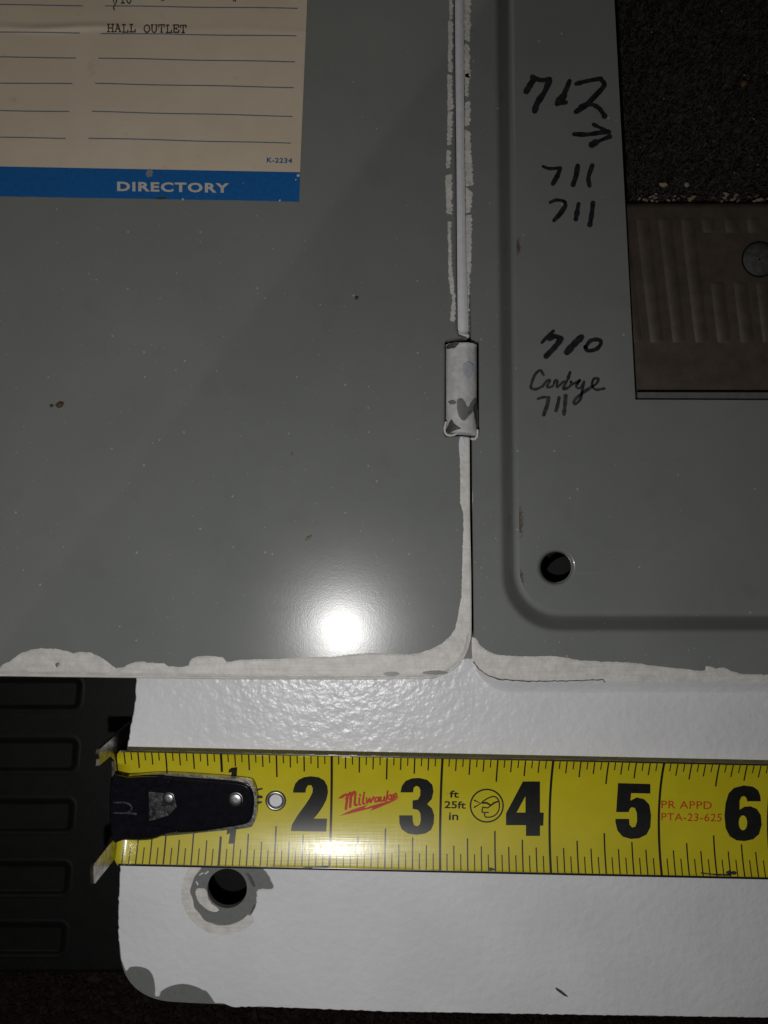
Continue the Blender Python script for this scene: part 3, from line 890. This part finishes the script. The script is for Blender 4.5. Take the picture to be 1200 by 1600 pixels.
kchip([z3(p) for p in [(310, 720), (340, 694), (372, 715), (366, 760), (348, 795), (322, 770)]], M['knuckle_blue'], .34, 'bluish_patch', seed=5)
kchip([z3(p) for p in [(226, 932), (250, 922), (274, 934), (250, 946)]], M['chip'], .35, seed=6)
kchip([z3(p) for p in [(372, 960), (396, 940), (398, 1090), (376, 1000)]], M['chip_dark'], .35, seed=7)
# paint web squeezed out around the barrel's lower end
mb = MB()
ribbon(mb, [z3(p) for p in [(212, 1050), (205, 1095), (218, 1122), (250, 1126), (275, 1116)]], 2.8, lambda x, y: W(x, y, ZD+.18), smooth=4, wob=.5)
ribbon(mb, [z3(p) for p in [(398, 1095), (396, 1128), (380, 1148), (362, 1146)]], 3.0, lambda x, y: W(x, y, ZD+.19), smooth=4, wob=.5)
mb.build('squeezed_paint', M['cream'], knuckle)
mb = MB()
mb.sheet([W(p[0], p[1], ZD+.30) for p in cr([(721, 682), (726, 690), (724, 702), (719, 712), (717, 698), (718, 686)], True, 4)], (), .2)
mb.build('paint_drip', M['lav'], knuckle)

# directory card
def z1(p): return (p[0]/2.4, p[1]/2.4)
ZC = ZD+.12
def wrk(x, y):
    """paper wrinkle height, mm"""
    d = y-(42+x*.012+2.5*math.sin(x*.03))
    a = 0.55*max(0, 1-abs(x-90)/150)+.08
    return a*math.exp(-(d/5.0)**2)
def zc(x, y, lift=0.0): return W(x, y, ZC+lift+wrk(x, y))
card_pts = lambda u, v: ((-340)+(480-.0418*v-(-340))*u, v)
mb = MB()
us = [i/44 for i in range(45)]
vsl = list(range(-420, -20, 40))+[-20+4*k for k in range(35)]+list(range(124, 270, 12))+[266.5]
def band_top(x): return 260+x*.0192
rows = []
ysn = [-420, -300, -200, -100, -40]+[-20+3*k for k in range(42)]+[118, 150, 190, 230, 252]
for v in ysn:
    row = []
    for u in us:
        x = -340+u*(480-.0418*v+340)
        row.append(zc(x, v))
    rows.append(row)
row = []
for u in us:
    x = -340+u*(468.8+340); row.append(zc(x, band_top(x)))
rows.append(row)
mb.loft(rows[::-1], closed=False)
card = mb.build('directory_card', M['paper'], cover, label='aged cream directory card with blue lower band')
mb = MB()
bt = [(x, band_top(x)) for x in (-340, -100, 0, 120, 240, 360, 468.8)]
bb = [(467.3, 315), (430, 314), (360, 312.6), (286, 311.5), (240, 310.6), (120, 308.6), (0, 306.4), (-340, 300)]
mb.sheet([zc(*p) for p in bt]+[zc(*p) for p in jag(bb, .5, 6, .2, 77)], (), .1)
mb.build('blue_band', M['blue'], card, label='blue printed band')
for a, b_ in [((395, 22), (1115, 31)), ((380, 125), (1110, 135)), ((370, 218), (1105, 232)), ((358, 313), (1100, 328)), ((346, 418), (1095, 436)), ((333, 518), (1088, 537)),
              ((-600, 10), (308, 21)), ((-600, 112), (297, 124)), ((-600, 207), (283, 217)), ((-600, 304), (270, 314)), ((-600, 406), (257, 418)), ((-600, 505), (245, 519))]:
    mb = MB(); p, q_ = z1(a), z1(b_)
    k = 40
    ribbon(mb, [(p[0]+(q_[0]-p[0])*t/k, p[1]+(q_[1]-p[1])*t/k+.35*math.sin(t*.25+p[1])) for t in range(k+1)], 1.75, lambda x, y: zc(x, y, .03), smooth=0)
    mb.build('ruled_line', M['ruling'], card)
mb = MB()
put_text(mb, 'DIRECTORY', [(183, 298.6), (358, 301.4), (358, 286.2), (183, 283.6)], lambda x, y: zc(x, y, .04), bold=.034, spacing=1.14)
mb.build('printed_lettering', M['cardwhite'], card)
mb = MB()
put_text(mb, 'K-2234', [(416.5, 254), (456.5, 255.2), (456.8, 247.2), (416.8, 246)], lambda x, y: zc(x, y, .03), bold=.03, spacing=1.1)
mb.build('printed_lettering', M['blueprint'], card)
# typewriter lettering
TY = {'H': [[(.15, 0), (.15, 1)], [(.85, 0), (.85, 1)], [(.15, .5), (.85, .5)], [(0, 0), (.32, 0)], [(.68, 0), (1, 0)], [(0, 1), (.32, 1)], [(.68, 1), (1, 1)]],
      'A': [[(.1, 0), (.5, 1)], [(.9, 0), (.5, 1)], [(.25, .38), (.75, .38)], [(-.02, 0), (.28, 0)], [(.72, 0), (1.02, 0)], [(.32, 1), (.52, 1)]],
      'L': [[(.3, 0), (.3, 1)], [(.08, 1), (.54, 1)], [(.08, 0), (.95, 0)], [(.95, 0), (.95, .3)]],
      'O': [[(.5, 1), (.82, .85), (.95, .5), (.82, .15), (.5, 0), (.18, .15), (.05, .5), (.18, .85), (.5, 1)]],
      'U': [[(.15, 1), (.15, .3), (.3, .04), (.5, 0), (.7, .04), (.85, .3), (.85, 1)], [(0, 1), (.32, 1)], [(.68, 1), (1, 1)]],
      'T': [[(.5, 0), (.5, 1)], [(.05, 1), (.95, 1)], [(.05, 1), (.05, .72)], [(.95, 1), (.95, .72)], [(.3, 0), (.7, 0)]],
      'E': [[(.2, 0), (.2, 1)], [(.05, 1), (.92, 1)], [(.92, 1), (.92, .74)], [(.2, .52), (.62, .52)], [(.62, .64), (.62, .4)], [(.05, 0), (.95, 0)], [(.95, 0), (.95, .28)]],
      '7': [[(.08, .75), (.08, 1)], [(.08, 1), (.92, 1)], [(.92, 1), (.5, .4), (.42, 0)]],
      '1': [[(.5, 0), (.5, 1)], [(.5, 1), (.25, .82)], [(.2, 0), (.8, 0)]],
      '0': [[(.5, 1), (.8, .82), (.88, .5), (.8, .18), (.5, 0), (.2, .18), (.12, .5), (.2, .82), (.5, 1)]],
      '"': [[(.35, 1), (.3, .7)], [(.65, 1), (.6, .7)]]}
def typed(s, x0, y0, adv, h, slope=0.0):
    for k, ch in enumerate(s):
        if ch == ' ': continue
        mb = MB()
        j = RND.uniform(-.5, .5)
        for i, stq in enumerate(TY[ch]):
            P = [(x0+k*adv+p[0]*adv*.84, y0+slope*k*adv-p[1]*h+j) for p in stq]
            ribbon(mb, P, 2.0, lambda x, y: zc(x, y, .04), dz=.002*i, smooth=3 if len(P) > 4 else 0, wob=.35, seed=k)
        mb.build('typed_letter', M['type'], card)
typed('HALL OUTLET', 168, 49.8, 11.35, 11.6, .012)
typed('710', 178, 5.0, 9.7, 11.5, .012); typed('"', 250, 8.5, 11, 11.5); typed('"', 362, 10, 11, 11.5)
mb = MB(); ribbon(mb, [(176, -4), (178, 4), (180, 8), (177.5, 11), (178.5, 15.5)], 1.8, lambda x, y: zc(x, y, .045), wob=.5); mb.build('typed_letter', M['type'], card)
# little blister and nicks in the blue band
mb = MB()
bl = jag(circ(233.5, 270, 5.2, 18, 6.5), 2.2, 2, .5, 4, True)
mb.sheet([zc(p[0], p[1], .05) for p in bl])
mb.build('worn_spot', plain('band_worn_spot', (0.22, 0.26, 0.30), 0.7, var=.5, vscale=2.5), card)
for k, (x, y, r) in enumerate([(466, 274, 2.4), (462, 281, 1.2), (286, 311.5, 1.6), (437, 313.5, 1.5), (380, 286, 1.6)]):
    mb = MB(); mb.sheet([zc(p[0], p[1], .05) for p in jag(circ(x, y, r, 10), .8, 1.5, .6, k, True)]); mb.build('worn_spot', M['cardwhite'] if k != 4 else M['ruling'], card)
mb = MB(); mb.sheet([zc(p[0], p[1], .055) for p in jag(circ(252, 309.5, 9, 16, 1.8), .8, 2, .5, 9, True)]); mb.build('dark_stain', M['type'], card)

# ------------------------------------------------------------------ measuring tape
SLP = math.atan(0.0212)
T0 = W(177, 1254.5, 0.25)
TD = Vector((math.cos(SLP), -math.sin(SLP), 0)); TN = Vector((math.sin(SLP), math.cos(SLP), 0))
TR = 33.0; HW = 13.25; TZ = 0.40
def tz(v):
    v = max(-TR*.95, min(TR*.95, v)); return TZ+TR-math.sqrt(TR*TR-v*v)
def TP(u, v, lift=0.0):
    n_ = Vector((0, 0, math.sqrt(max(0, TR*TR-v*v))/TR))-TN*(v/TR)
    p = T0+TD*u+TN*v; p.z = tz(v); return p+n_*lift
def on_tape(px, py, lift=0.06):
    z = 1.0
    for _ in range(12):
        p = W(px, py, z); v = (p-T0).dot(TN); z = tz(v)
    u = (p-T0).dot(TD); return TP(u, v, lift)
tape = thing('measuring_tape', 'yellow tape measure blade with black hook lying across the white flange', 'tape measure', W(200, 1262, 0.1))
U0, U1 = 1.4, 196.0
mb = MB()
vv = [HW*math.sin(math.asin(1)*k/14*0+0)+HW*(-1+2*k/28) for k in range(29)]
us = [U0]+[U0+(U1-U0)*k/60 for k in range(1, 61)]
rows = []
for u in us:
    row = []
    for v in vv:
        uu = u
        if u == U0: uu = U0+1.2*max(0, (abs(v)-11.6)/1.85)**2
        row.append(TP(uu, v, .1))
    rows.append(row)
mb.loft(rows, closed=False)
rows2 = [[TP((p-T0).dot(TD), (p-T0).dot(TN), 0) - Vector((0, 0, .14)) for p in row] for row in rows]
mb.loft([r[::-1] for r in rows2], closed=False, down=True)
mb.strip([r[0] for r in rows], [r[0] for r in rows2], closed=False); mb.strip([r[-1] for r in rows2], [r[-1] for r in rows], closed=False)
mb.strip(rows2[0], rows[0], closed=False); mb.strip(rows[-1], rows2[-1], closed=False)
blade = mb.build('blade', M['tape'], tape)
LIFT = .13
def tquad(mb, u, w, v0, v1, lift=LIFT, n=8, du=0.0):
    A = []; B = []
    for k in range(n+1):
        v = v0+(v1-v0)*k/n; d = du*k/n
        A.append(TP(u-w/2+d, v, lift)); B.append(TP(u+w/2+d, v, lift))
    if v1 > v0: mb.strip(B, A, closed=False)
    else: mb.strip(A, B, closed=False)
# dark blade edges
for s in (1, -1):
    mb = MB()
    k = 60
    A = [TP(U0+1+(U1-U0-1)*i/k, s*HW*1.0, .12) for i in range(k+1)]; B = [TP(U0+1+(U1-U0-1)*i/k, s*(HW-.42), .12) for i in range(k+1)]
    C_ = [p-Vector((0, 0, .5))+TN*s*.03 for p in A]
    if s > 0: mb.loft([C_, A, B], closed=False)
    else: mb.loft([B, A, C_], closed=False)
    mb.build('blade_edge', M['print_black'], tape)
# ticks
mb = MB()
IN = 25.4
for i in range(1, 16*8-4):
    u = i*IN/16
    if u < 2.2: continue
    lt, lb, w = 2.0, 3.3, .26
    if i % 2 == 0: lt, lb, w = 3.1, 5.0, .30
    if i % 4 == 0: lt, lb, w = 4.0, 6.6, .33
    if i % 8 == 0: lt, lb, w = 5.6, 8.4, .36
    if i % 16 == 0: continue
    tquad(mb, u, w, HW-.45, HW-.45-lt)
    tquad(mb, u, w, -HW+.45, -HW+.45+lb)
tk = mb.build('tick_marks', M['print_black'], tape)
tk['kind'] = 'stuff'
for i in range(1, 8):
    mb = MB()
    if i == 1:
        tquad(mb, i*IN, .55, HW-.4, 8.2); tquad(mb, i*IN, .55, -HW+.4, -6.9)
    else: tquad(mb, i*IN, .55 if i != 6 else .55, HW-.4, -HW+.4, n=24)
    mb.build('inch_line', M['print_black'], tape)
# big numerals, traced as outlines
def y1(p): return (330+p[0]/2.727, 1160+p[1]/2.727)
def y2(p): return (760+p[0]/2.727, 1160+p[1]/2.727)
def numeral(outer, holes, conv, name='numeral', mat='print_black'):
    mb = MB()
    # cut into horizontal slices so that it bends with the blade
    O = [conv(p) for p in outer]; Hs = [[conv(p) for p in h] for h in holes]
    def dens(l):
        out = []
        for i, p in enumerate(l):
            q = l[(i+1) % len(l)]; d = math.hypot(q[0]-p[0], q[1]-p[1]); k = max(1, int(d/6))
            for t in range(k): out.append((p[0]+(q[0]-p[0])*t/k, p[1]+(q[1]-p[1])*t/k))
        return out
    O = dens(O); Hs = [dens(h) for h in Hs]
    from mathutils.geometry import delaunay_2d_cdt
    vs2 = [Vector(p) for p in O]; faces = [list(range(len(O)))]; k = len(O); edges = []
    def ins(l, x, y):
        c = False; j = len(l)-1
        for i in range(len(l)):
            if (l[i][1] > y) != (l[j][1] > y) and x < (l[j][0]-l[i][0])*(y-l[i][1])/(l[j][1]-l[i][1])+l[i][0]: c = not c
            j = i
        return c
    edges += [(i, (i+1) % len(O)) for i in range(len(O))]
    for h in Hs:
        edges += [(k+i, k+(i+1) % len(h)) for i in range(len(h))]; vs2 += [Vector(p) for p in h]; k += len(h)
    xs_ = [p[0] for p in O]; ys_ = [p[1] for p in O]
    y = min(ys_)+4
    while y < max(ys_):
        x = min(xs_)+4
        while x < max(xs_):
            if all(ins(O, x+a, y+b) and not any(ins(h, x+a, y+b) for h in Hs) for a, b in ((1.5, 0), (-1.5, 0), (0, 1.5), (0, -1.5))): vs2.append(Vector((x, y)))
            x += 6
        y += 6
    vo, eo, fo_, _, _, _ = delaunay_2d_cdt(vs2, edges, [], 0, 1e-5)
    F = []
    P3 = [on_tape(p.x, p.y, LIFT+.005) for p in vo]
    for f in fo_:
        cx = sum(vo[i].x for i in f)/len(f); cy = sum(vo[i].y for i in f)/len(f)
        ar = abs(sum(vo[f[i]].x*vo[f[(i+1) % len(f)]].y-vo[f[(i+1) % len(f)]].x*vo[f[i]].y for i in range(len(f))))
        if ar > .05 and ins(O, cx, cy) and not any(ins(h, cx, cy) for h in Hs):
            s_ = sum(P3[f[i]].x*P3[f[(i+1) % len(f)]].y-P3[f[(i+1) % len(f)]].x*P3[f[i]].y for i in range(len(f)))
            F.append(tuple(f) if s_ > 0 else tuple(reversed(f)))
    mb.add(P3, F, True)
    return mb.build(name, M[mat], tape)
n2 = [(349, 213), (350, 200), (358, 175), (374, 157), (396, 147), (425, 143), (458, 147), (482, 161), (495, 185), (498, 212), (491, 243), (476, 273), (455, 303), (437, 324), (494, 324), (490, 380), (340, 377), (344, 350), (368, 310), (400, 266), (420, 236), (432, 212), (433, 194), (426, 181), (413, 182), (405, 194), (402, 213)]
n3 = [(806, 212), (812, 185), (828, 163), (855, 152), (885, 150), (920, 158), (942, 179), (947, 208), (940, 240), (920, 262), (941, 281), (950, 310), (948, 345), (937, 372), (912, 388), (875, 393), (838, 388), (812, 370), (802, 345), (801, 310), (858, 310), (859, 335), (865, 352), (876, 357), (888, 350), (893, 330), (891, 302), (882, 287), (858, 282), (858, 246), (880, 243), (890, 226), (891, 202), (885, 188), (873, 184), (863, 192), (860, 212)]
n4 = [(155, 165), (228, 165), (228, 298), (244, 298), (242, 354), (228, 354), (228, 398), (168, 398), (168, 352), (83, 352), (83, 302)]
h4 = [(166, 228), (166, 298), (128, 298)]
n5 = [(560, 172), (698, 176), (698, 217), (616, 215), (613, 247), (640, 233), (672, 241), (694, 265), (701, 310), (698, 360), (682, 392), (650, 408), (615, 411), (580, 401), (558, 376), (549, 340), (549, 325), (607, 325), (609, 350), (620, 362), (634, 358), (641, 335), (640, 300), (632, 279), (618, 275), (609, 284), (606, 296), (552, 296)]
n6 = [(1168, 250), (1166, 226), (1157, 203), (1135, 187), (1095, 182), (1055, 192), (1031, 215), (1018, 258), (1013, 310), (1018, 365), (1036, 400), (1065, 417), (1100, 420), (1136, 412), (1161, 390), (1172, 350), (1168, 308), (1151, 282), (1124, 271), (1098, 273), (1078, 286), (1078, 248), (1085, 231), (1097, 227), (1107, 236), (1110, 250)]
h6 = [(1092+18*math.cos(a), 342+32*math.sin(a)) for a in [2*math.pi*k/16 for k in range(16)]]
numeral(n2, [], y1); numeral(n3, [], y1); numeral(n4, [h4], y2); numeral(n5, [], y2); numeral(n6, [h6], y2)
# small 1s either side of the hook
numeral([(360, 1291), (370, 1290), (367, 1318), (357, 1318), (359.5, 1302), (354, 1304), (355, 1297)], [], lambda p: p)
numeral([(362, 1199), (371, 1198), (370, 1213), (361, 1213), (362, 1206), (357, 1207), (358, 1202)], [], lambda p: p)
# red script with bolt underline
mb = MB()
def scr(k, w, pts, sm=4): ribbon(mb, [y1(p) for p in pts], w, lambda x, y: on_tape(x, y, LIFT), dz=.002*k, smooth=sm, wob=.25, seed=k)
sc_strokes = [(4.2, [(556, 232), (572, 222), (580, 228), (574, 282)]), (4.0, [(576, 240), (590, 216), (596, 222), (592, 274)]), (4.0, [(592, 238), (606, 212), (614, 216), (612, 262), (620, 266)]),
              (3.2, [(632, 236), (630, 262), (636, 264)]), (2.6, [(633, 222), (636, 226)]), (3.2, [(652, 212), (646, 256), (654, 260)]),
              (3.0, [(662, 236), (664, 258), (676, 236), (678, 256), (692, 232)]), (2.8, [(714, 234), (700, 236), (698, 252), (710, 248), (716, 232), (716, 250)]),
              (2.8, [(724, 232), (722, 248), (734, 246), (738, 230), (738, 248)]), (3.0, [(752, 206), (746, 248)]), (2.6, [(764, 222), (750, 234), (766, 244)]),
              (2.4, [(768, 236), (778, 228), (772, 222), (766, 234), (774, 242), (780, 236)]), (2.4, [(780, 234), (790, 222), (784, 216), (778, 228), (784, 238), (794, 230)]), (2.0, [(546, 236), (556, 230), (566, 224)])]
for k, (w, pts) in enumerate(sc_strokes): scr(k, w, pts)
mb.build('script_lettering', M['print_red'], tape, label='red script lettering with lightning underline')
numeral([(545, 313), (600, 286), (655, 268), (668, 262), (652, 280), (700, 264), (760, 248), (802, 237), (750, 262), (700, 283), (676, 292), (690, 278), (640, 290), (590, 303)], [], y1, 'lightning_underline', 'print_red')
# small black print
def tprint(s, quad, mat='print_black', bold=.0, name='printed_lettering', spacing=1.0):
    mb = MB(); put_text(mb, s, quad, lambda x, y: on_tape(x, y, LIFT), bold=bold, spacing=spacing); mb.build(name, M[mat], tape)
tprint('ft', [(702, 1246), (717, 1246.3), (717.5, 1235), (702.5, 1234.5)], bold=.02)
tprint('25ft', [(694, 1262.5), (727.5, 1263.5), (728, 1252), (694.5, 1251)], bold=.02)
tprint('in', [(701, 1281), (716, 1281.3), (716.5, 1269.5), (701.5, 1269)], bold=.02)
tprint('PR APPD', [(1033, 1262.5), (1112, 1264), (1112, 1252), (1033, 1250.5)], 'print_orange', .006, spacing=1.05)
tprint('PTA-23-625', [(1033, 1282), (1127, 1283.5), (1128, 1271), (1033, 1270)], 'print_orange', .006, spacing=1.05)
# eye protection pictogram
mb = MB()
zt = lambda x, y: on_tape(x, y, LIFT)
cc = (760.5, 1258.5)
ribbon(mb, circ(cc[0], cc[1], 25.5, 48)+[(cc[0]+25.5, cc[1])], 2.4, zt, smooth=0)
for k, (w, pts) in enumerate([(2.2, [(741, 1250), (751, 1255), (741, 1261)]), (2.0, [(754, 1252), (762, 1247), (772, 1244), (779, 1250), (780, 1262), (776, 1271), (768, 1276), (758, 1276), (757, 1270), (753, 1268), (754, 1262)]),
                             (3.0, [(753, 1254), (760, 1254), (767, 1258), (772, 1254)]), (2.4, [(772, 1254), (778, 1252)]), (2.0, [(754, 1261), (762, 1262), (767, 1258)]), (1.8, [(758, 1269), (763, 1269)])]):
    ribbon(mb, pts, w, zt, dz=.002*(k+1), smooth=0 if len(pts) < 5 else 3)
mb.build('eye_protection_symbol', M['print_black'], tape)
# grime smears along the lower blade edge
for k, (pts, w) in enumerate([([(474, 1356), (490, 1355), (512, 1354.5)], 2.6), ([(765, 1358), (773, 1358.5)], 5), ([(1096, 1364), (1118, 1366.5), (1140, 1367)], 2.6), ([(1136, 1363), (1148, 1364)], 5.5), ([(403, 1244), (409, 1245)], 4), ([(403, 1254), (408, 1253)], 4.5), ([(404, 1233), (409, 1232)], 3)]):
    mb = MB(); ribbon(mb, pts, w, lambda x, y: on_tape(x, y, LIFT+.006), wob=.9, seed=k)
    mb.build('grime_smear', M['marker_thin'], tape)
# eyelet
ec = (431, 1250.5)
e3 = on_tape(*ec, 0); eu = (e3-T0).dot(TD); ev_ = (e3-T0).dot(TN)
mb = MB()
prof = [(2.45, .08), (2.35, .35), (2.05, .5), (1.75, .42), (1.55, .2), (1.45, .0)]
mb.loft([[TP(eu+r*math.cos(a), ev_+r*math.sin(a), z+.12) for a in [2*math.pi*k/28 for k in range(28)]] for r, z in prof])
mb.build('eyelet', M['rivet'], tape)
mb = MB()
mb.sheet([TP(eu+1.42*math.cos(a), ev_+1.42*math.sin(a), .16) for a in [2*math.pi*k/24 for k in range(24)]])
mb.build('eyelet_hole', M['white'], tape, label='white flange showing through the eyelet')

# hook: steel strap under the cap, end plate with two prongs
ZH = 3.0
strap = cr([(200, 1213), (255, 1209), (320, 1212.5), (384, 1218.5), (396, 1226), (401, 1246), (400.5, 1270), (396, 1288), (384, 1294), (330, 1299.5), (262, 1306), (200, 1309)], False, 4)
mb = MB()
s0 = [W(p[0], p[1], ZH) for p in strap]
s1 = [W(p[0], p[1], ZH+.35) for p in inset_loop(strap, 0)]
mb.sheet(s1, (), 1.5)
hook_strap = mb.build('hook_strap', M['steel'], tape, label='bright steel hook strap edging the black cap')
capo = cr([(173, 1216), (182, 1213.5), (200, 1213), (225, 1213.5), (248, 1211.5), (272, 1214), (300, 1216), (345, 1219), (378, 1223), (391, 1230), (396.5, 1246), (396, 1266), (392, 1281), (382, 1288), (350, 1294), (312, 1300), (280, 1301.5), (258, 1304.5), (240, 1311), (222, 1313), (195, 1312.5), (174, 1311)], False, 4)
def shrink(l, d):
    # counter-clockwise check, then inset towards the inside
    a = sum(l[i][0]*l[(i+1) % len(l)][1]-l[(i+1) % len(l)][0]*l[i][1] for i in range(len(l)))
    return inset_loop(l, d if a > 0 else -d)
mb = MB()
c0 = [W(p[0], p[1], ZH-.8) for p in capo]
c1 = [W(p[0], p[1], ZH+.9) for p in capo]
c2 = [W(p[0], p[1], ZH+1.25) for p in shrink(capo, 1.5)]
c3 = [W(p[0], p[1], ZH+1.4) for p in shrink(capo, 4.0)]
win = [(232, 1237), (262, 1240), (274, 1250), (276, 1262), (262, 1276), (233, 1284)]
uu_ = rrect(160, 1245, 216, 1281, 15, 5)
uu_ = [p for p in uu_]
mb.sheet(c3, [[W(p[0], p[1], ZH+1.4) for p in win]], 0)
mb.loft([c3, c2, c1, c0][::1])
w3 = [W(p[0], p[1], ZH+1.4) for p in win]; w4 = [W(p[0], p[1], ZH+.8) for p in win]
mb.strip(w3, w4, smooth=False)
hcap = mb.build('hook_cap', M['cap'], tape, label='black plastic hook cap')
mb = MB(); mb.sheet([W(p[0], p[1], ZH+.82) for p in win]); mb.build('worn_window', M['cap_worn'], hcap)
mb = MB()   # raised shoulder block of the cap
blk = [(173.5, 1217), (200, 1214), (246, 1212.8), (272, 1217), (254, 1227), (234, 1233), (229, 1238), (229, 1284), (236, 1289), (262, 1293), (278, 1299.5), (258, 1303.5), (240, 1310), (222, 1312), (195, 1311.5), (174.5, 1310)]
blk = cr(blk, True, 3)
mb.loft([[W(p[0], p[1], ZH+1.3) for p in blk], [W(p[0], p[1], ZH+1.75) for p in shrink(blk, 1.0)], [W(p[0], p[1], ZH+1.85) for p in shrink(blk, 2.4)]])
mb.sheet([W(p[0], p[1], ZH+1.85) for p in shrink(blk, 2.4)])
mb.build('shoulder_block', M['cap'], hcap)
mb = MB()   # U-shaped moulding at the blade end
ub_ = cr([(176, 1245), (196, 1245.5), (209, 1250), (215, 1262), (209, 1276), (196, 1281), (176, 1281)], False, 4)
mb.sheet([W(p[0], p[1], ZH+2.05) for p in ub_], (), .3); mb.build('raised_pad', M['cap'], hcap)
mb = MB()
ribbon(mb, [(178, 1254), (197, 1254.5), (206, 1262), (198, 1270), (178, 1270)], 2.6, lambda x, y: W(x, y, ZH+2.12), smooth=4)
ribbon(mb, [(200, 1270), (212, 1272)], 3.5, lambda x, y: W(x, y, ZH+2.13), smooth=0)
mb.build('worn_rim', M['cap_worn'], hcap)
for (x, y, r) in ((263, 1248, 9.5), (368, 1250, 11.5)):
    mb = MB()
    mb.loft([[W(p[0], p[1], ZH+z) for p in circ(x, y, r*q, 24)] for q, z in ((1, .9), (1, 1.55), (.9, 1.8), (.65, 1.95), (.3, 2.02))])
    mb.sheet([W(p[0], p[1], ZH+2.02) for p in circ(x, y, r*.3, 24)])
    mb.build('rivet', M['rivet'], hcap)
# end plate: vertical steel plate, prongs rising above the blade
def Y(py): return (800-py)/K
XP = -62.0
def plate(name, yz, th=0.7, label=None):
    mb = MB(); n_ = len(yz)
    F_ = [Vector((XP+th/2, y, z)) for y, z in yz]; B_ = [Vector((XP-th/2, y, z)) for y, z in yz]
    tris = geometry.tessellate_polygon([[Vector((y, z, 0)) for y, z in yz]])
    mb.add(F_, [tuple(t) for t in tris]); mb.add(B_, [tuple(reversed(t)) for t in tris])
    mb.add(F_+B_, [(i, (i+1) % n_, (i+1) % n_+n_, i+n_) for i in range(n_)])
    o = mb.build(name, M['steel'], tape, label=label)
    bm = bmesh.new(); bm.from_mesh(o.data); bmesh.ops.recalc_face_normals(bm, faces=bm.faces); bm.to_mesh(o.data); bm.free()
    return o
yu0, yu1 = Y(1144), Y(1169); yl0, yl1 = Y(1303), Y(1331)
plate('hook_plate', [(yu0, -11), (yu0+.2, -4), (yu0, 4), (yu0-.1, 12.6), (yu0-1.0, 13.2), (yu0-2.2, 12.7), (yu1+.2, 13.0), (yu1, 6), (yu1-2, 3.2), (yl0+2, 3.0), (yl0+.4, 6), (yl0+.2, 15.6), (yl0-.2, 16.2), (yl1+.3, 16.0), (yl1, 15.2), (yl1-.2, 4), (yl1, -11), (yl1+3, -12.5), (yu0-3, -12.5)], label='steel hook end plate with two upright prongs')

# ------------------------------------------------------------------ loose crumbs and splinters
def crumb(name, px, py, z, rx, ry, h, mat, label, ang=0, group=None, seed=0):
    r = random.Random(seed*13+5); bm = bmesh.new()
    bmesh.ops.create_icosphere(bm, subdivisions=2, radius=1)
    p0 = W(px, py, z)
    ca, sa = math.cos(ang), math.sin(ang)
    for v in bm.verts:
        q = 1+.45*noise.noise(v.co*1.7+Vector((seed*3.1, 0, 0)))
        x, y, zz = v.co.x*rx*q, v.co.y*ry*q, max(-.75, v.co.z)*h*q
        v.co = Vector((x*ca-y*sa, x*sa+y*ca, zz+h*.7))*.001
    me = bpy.data.meshes.new(name); bm.to_mesh(me); bm.free(); me.materials.append(mat)
    o = bpy.data.objects.new(name, me); C.objects.link(o); o.location = p0*.001
    zmin = min(v.co.z for v in me.vertices)
    for v in me.vertices: v.co.z -= zmin
    o['label'] = label; o['category'] = 'crumb'
    if group: o['group'] = group
    return o
crumb('dirt_crumb', 94, 633, ZD, 1.0, .6, .4, M['crumb_brown'], 'larger dark brown crumb of a pair stuck on the grey door', .5, seed=1)
crumb('dirt_crumb', 81, 634, ZD, .45, .35, .25, M['crumb_brown'], 'smaller dark crumb of a pair stuck on the grey door', .1, seed=2)
crumb('dirt_crumb', 557, 466, ZD, .45, .4, .3, M['crumb_brown'], 'tiny round dark crumb alone on the upper door, level with the rail end', .1, seed=3)
crumb('dirt_crumb', 482, 841, ZD, .9, .35, .3, M['crumb_tan'], 'tan oblong flake on the grey door above the flash glare', .7, seed=4)
crumb('dirt_crumb', 456, 711, ZD, .25, .55, .2, M['crumb_tan'], 'short thin tan fleck in the middle of the grey door', .1, seed=5)
sp = crumb('wood_splinter', 876.5, 1549.5, ZW, 1.75, .3, .28, M['crumb_brown'], 'small brown splinter lying on the white flange near its bottom edge', -.62, seed=6)
sp['category'] = 'splinter'
# grit caught along the carpet edge
r = random.Random(11)
G = 'crumbs on the dark carpet'
big = [(1036, 290, 1.0, .55, 'crumb_tan', 'pale oval crumb on the carpet above the brown sill'), (1072, 290, .6, .6, 'crumb_grey', 'grey angular crumb on the carpet beside a pale oval crumb'), (1161, 132, .8, .7, 'crumb_brown', 'reddish brown crumb alone on the upper carpet')]
for k, (x, y, a, b_, m_, lab) in enumerate(big):
    crumb('carpet_crumb', x, y, -7.7, a, b_, .5, M[m_], lab, r.uniform(-.4, .4), seed=20+k)
xs_ = [r.uniform(998, 1290) for _ in range(58)]
for k, x in enumerate(xs_):
    if 1085 < x < 1118 and k % 3: continue
    crumb('grit_crumb', x, 312+r.uniform(-5, 3.5)-(6 if k % 9 == 0 else 0), -7.6, r.uniform(.25, .75), r.uniform(.15, .35), .35, M[('crumb_tan', 'crumb_grey', 'crumb_brown', 'crumb_grey')[k % 4]],
          'tiny crumb in the line of grit where carpet meets brown sill', r.uniform(-.5, .9), 'grit along the sill edge', seed=40+k)
for k in range(16):
    crumb('lint_fleck', r.uniform(985, 1220), r.uniform(10, 285), -7.6, r.uniform(.12, .3), r.uniform(.1, .2), .15, M['crumb_grey'], 'tiny grey lint fleck scattered on the dark carpet', r.uniform(0, 3), 'lint flecks on the carpet', seed=200+k)
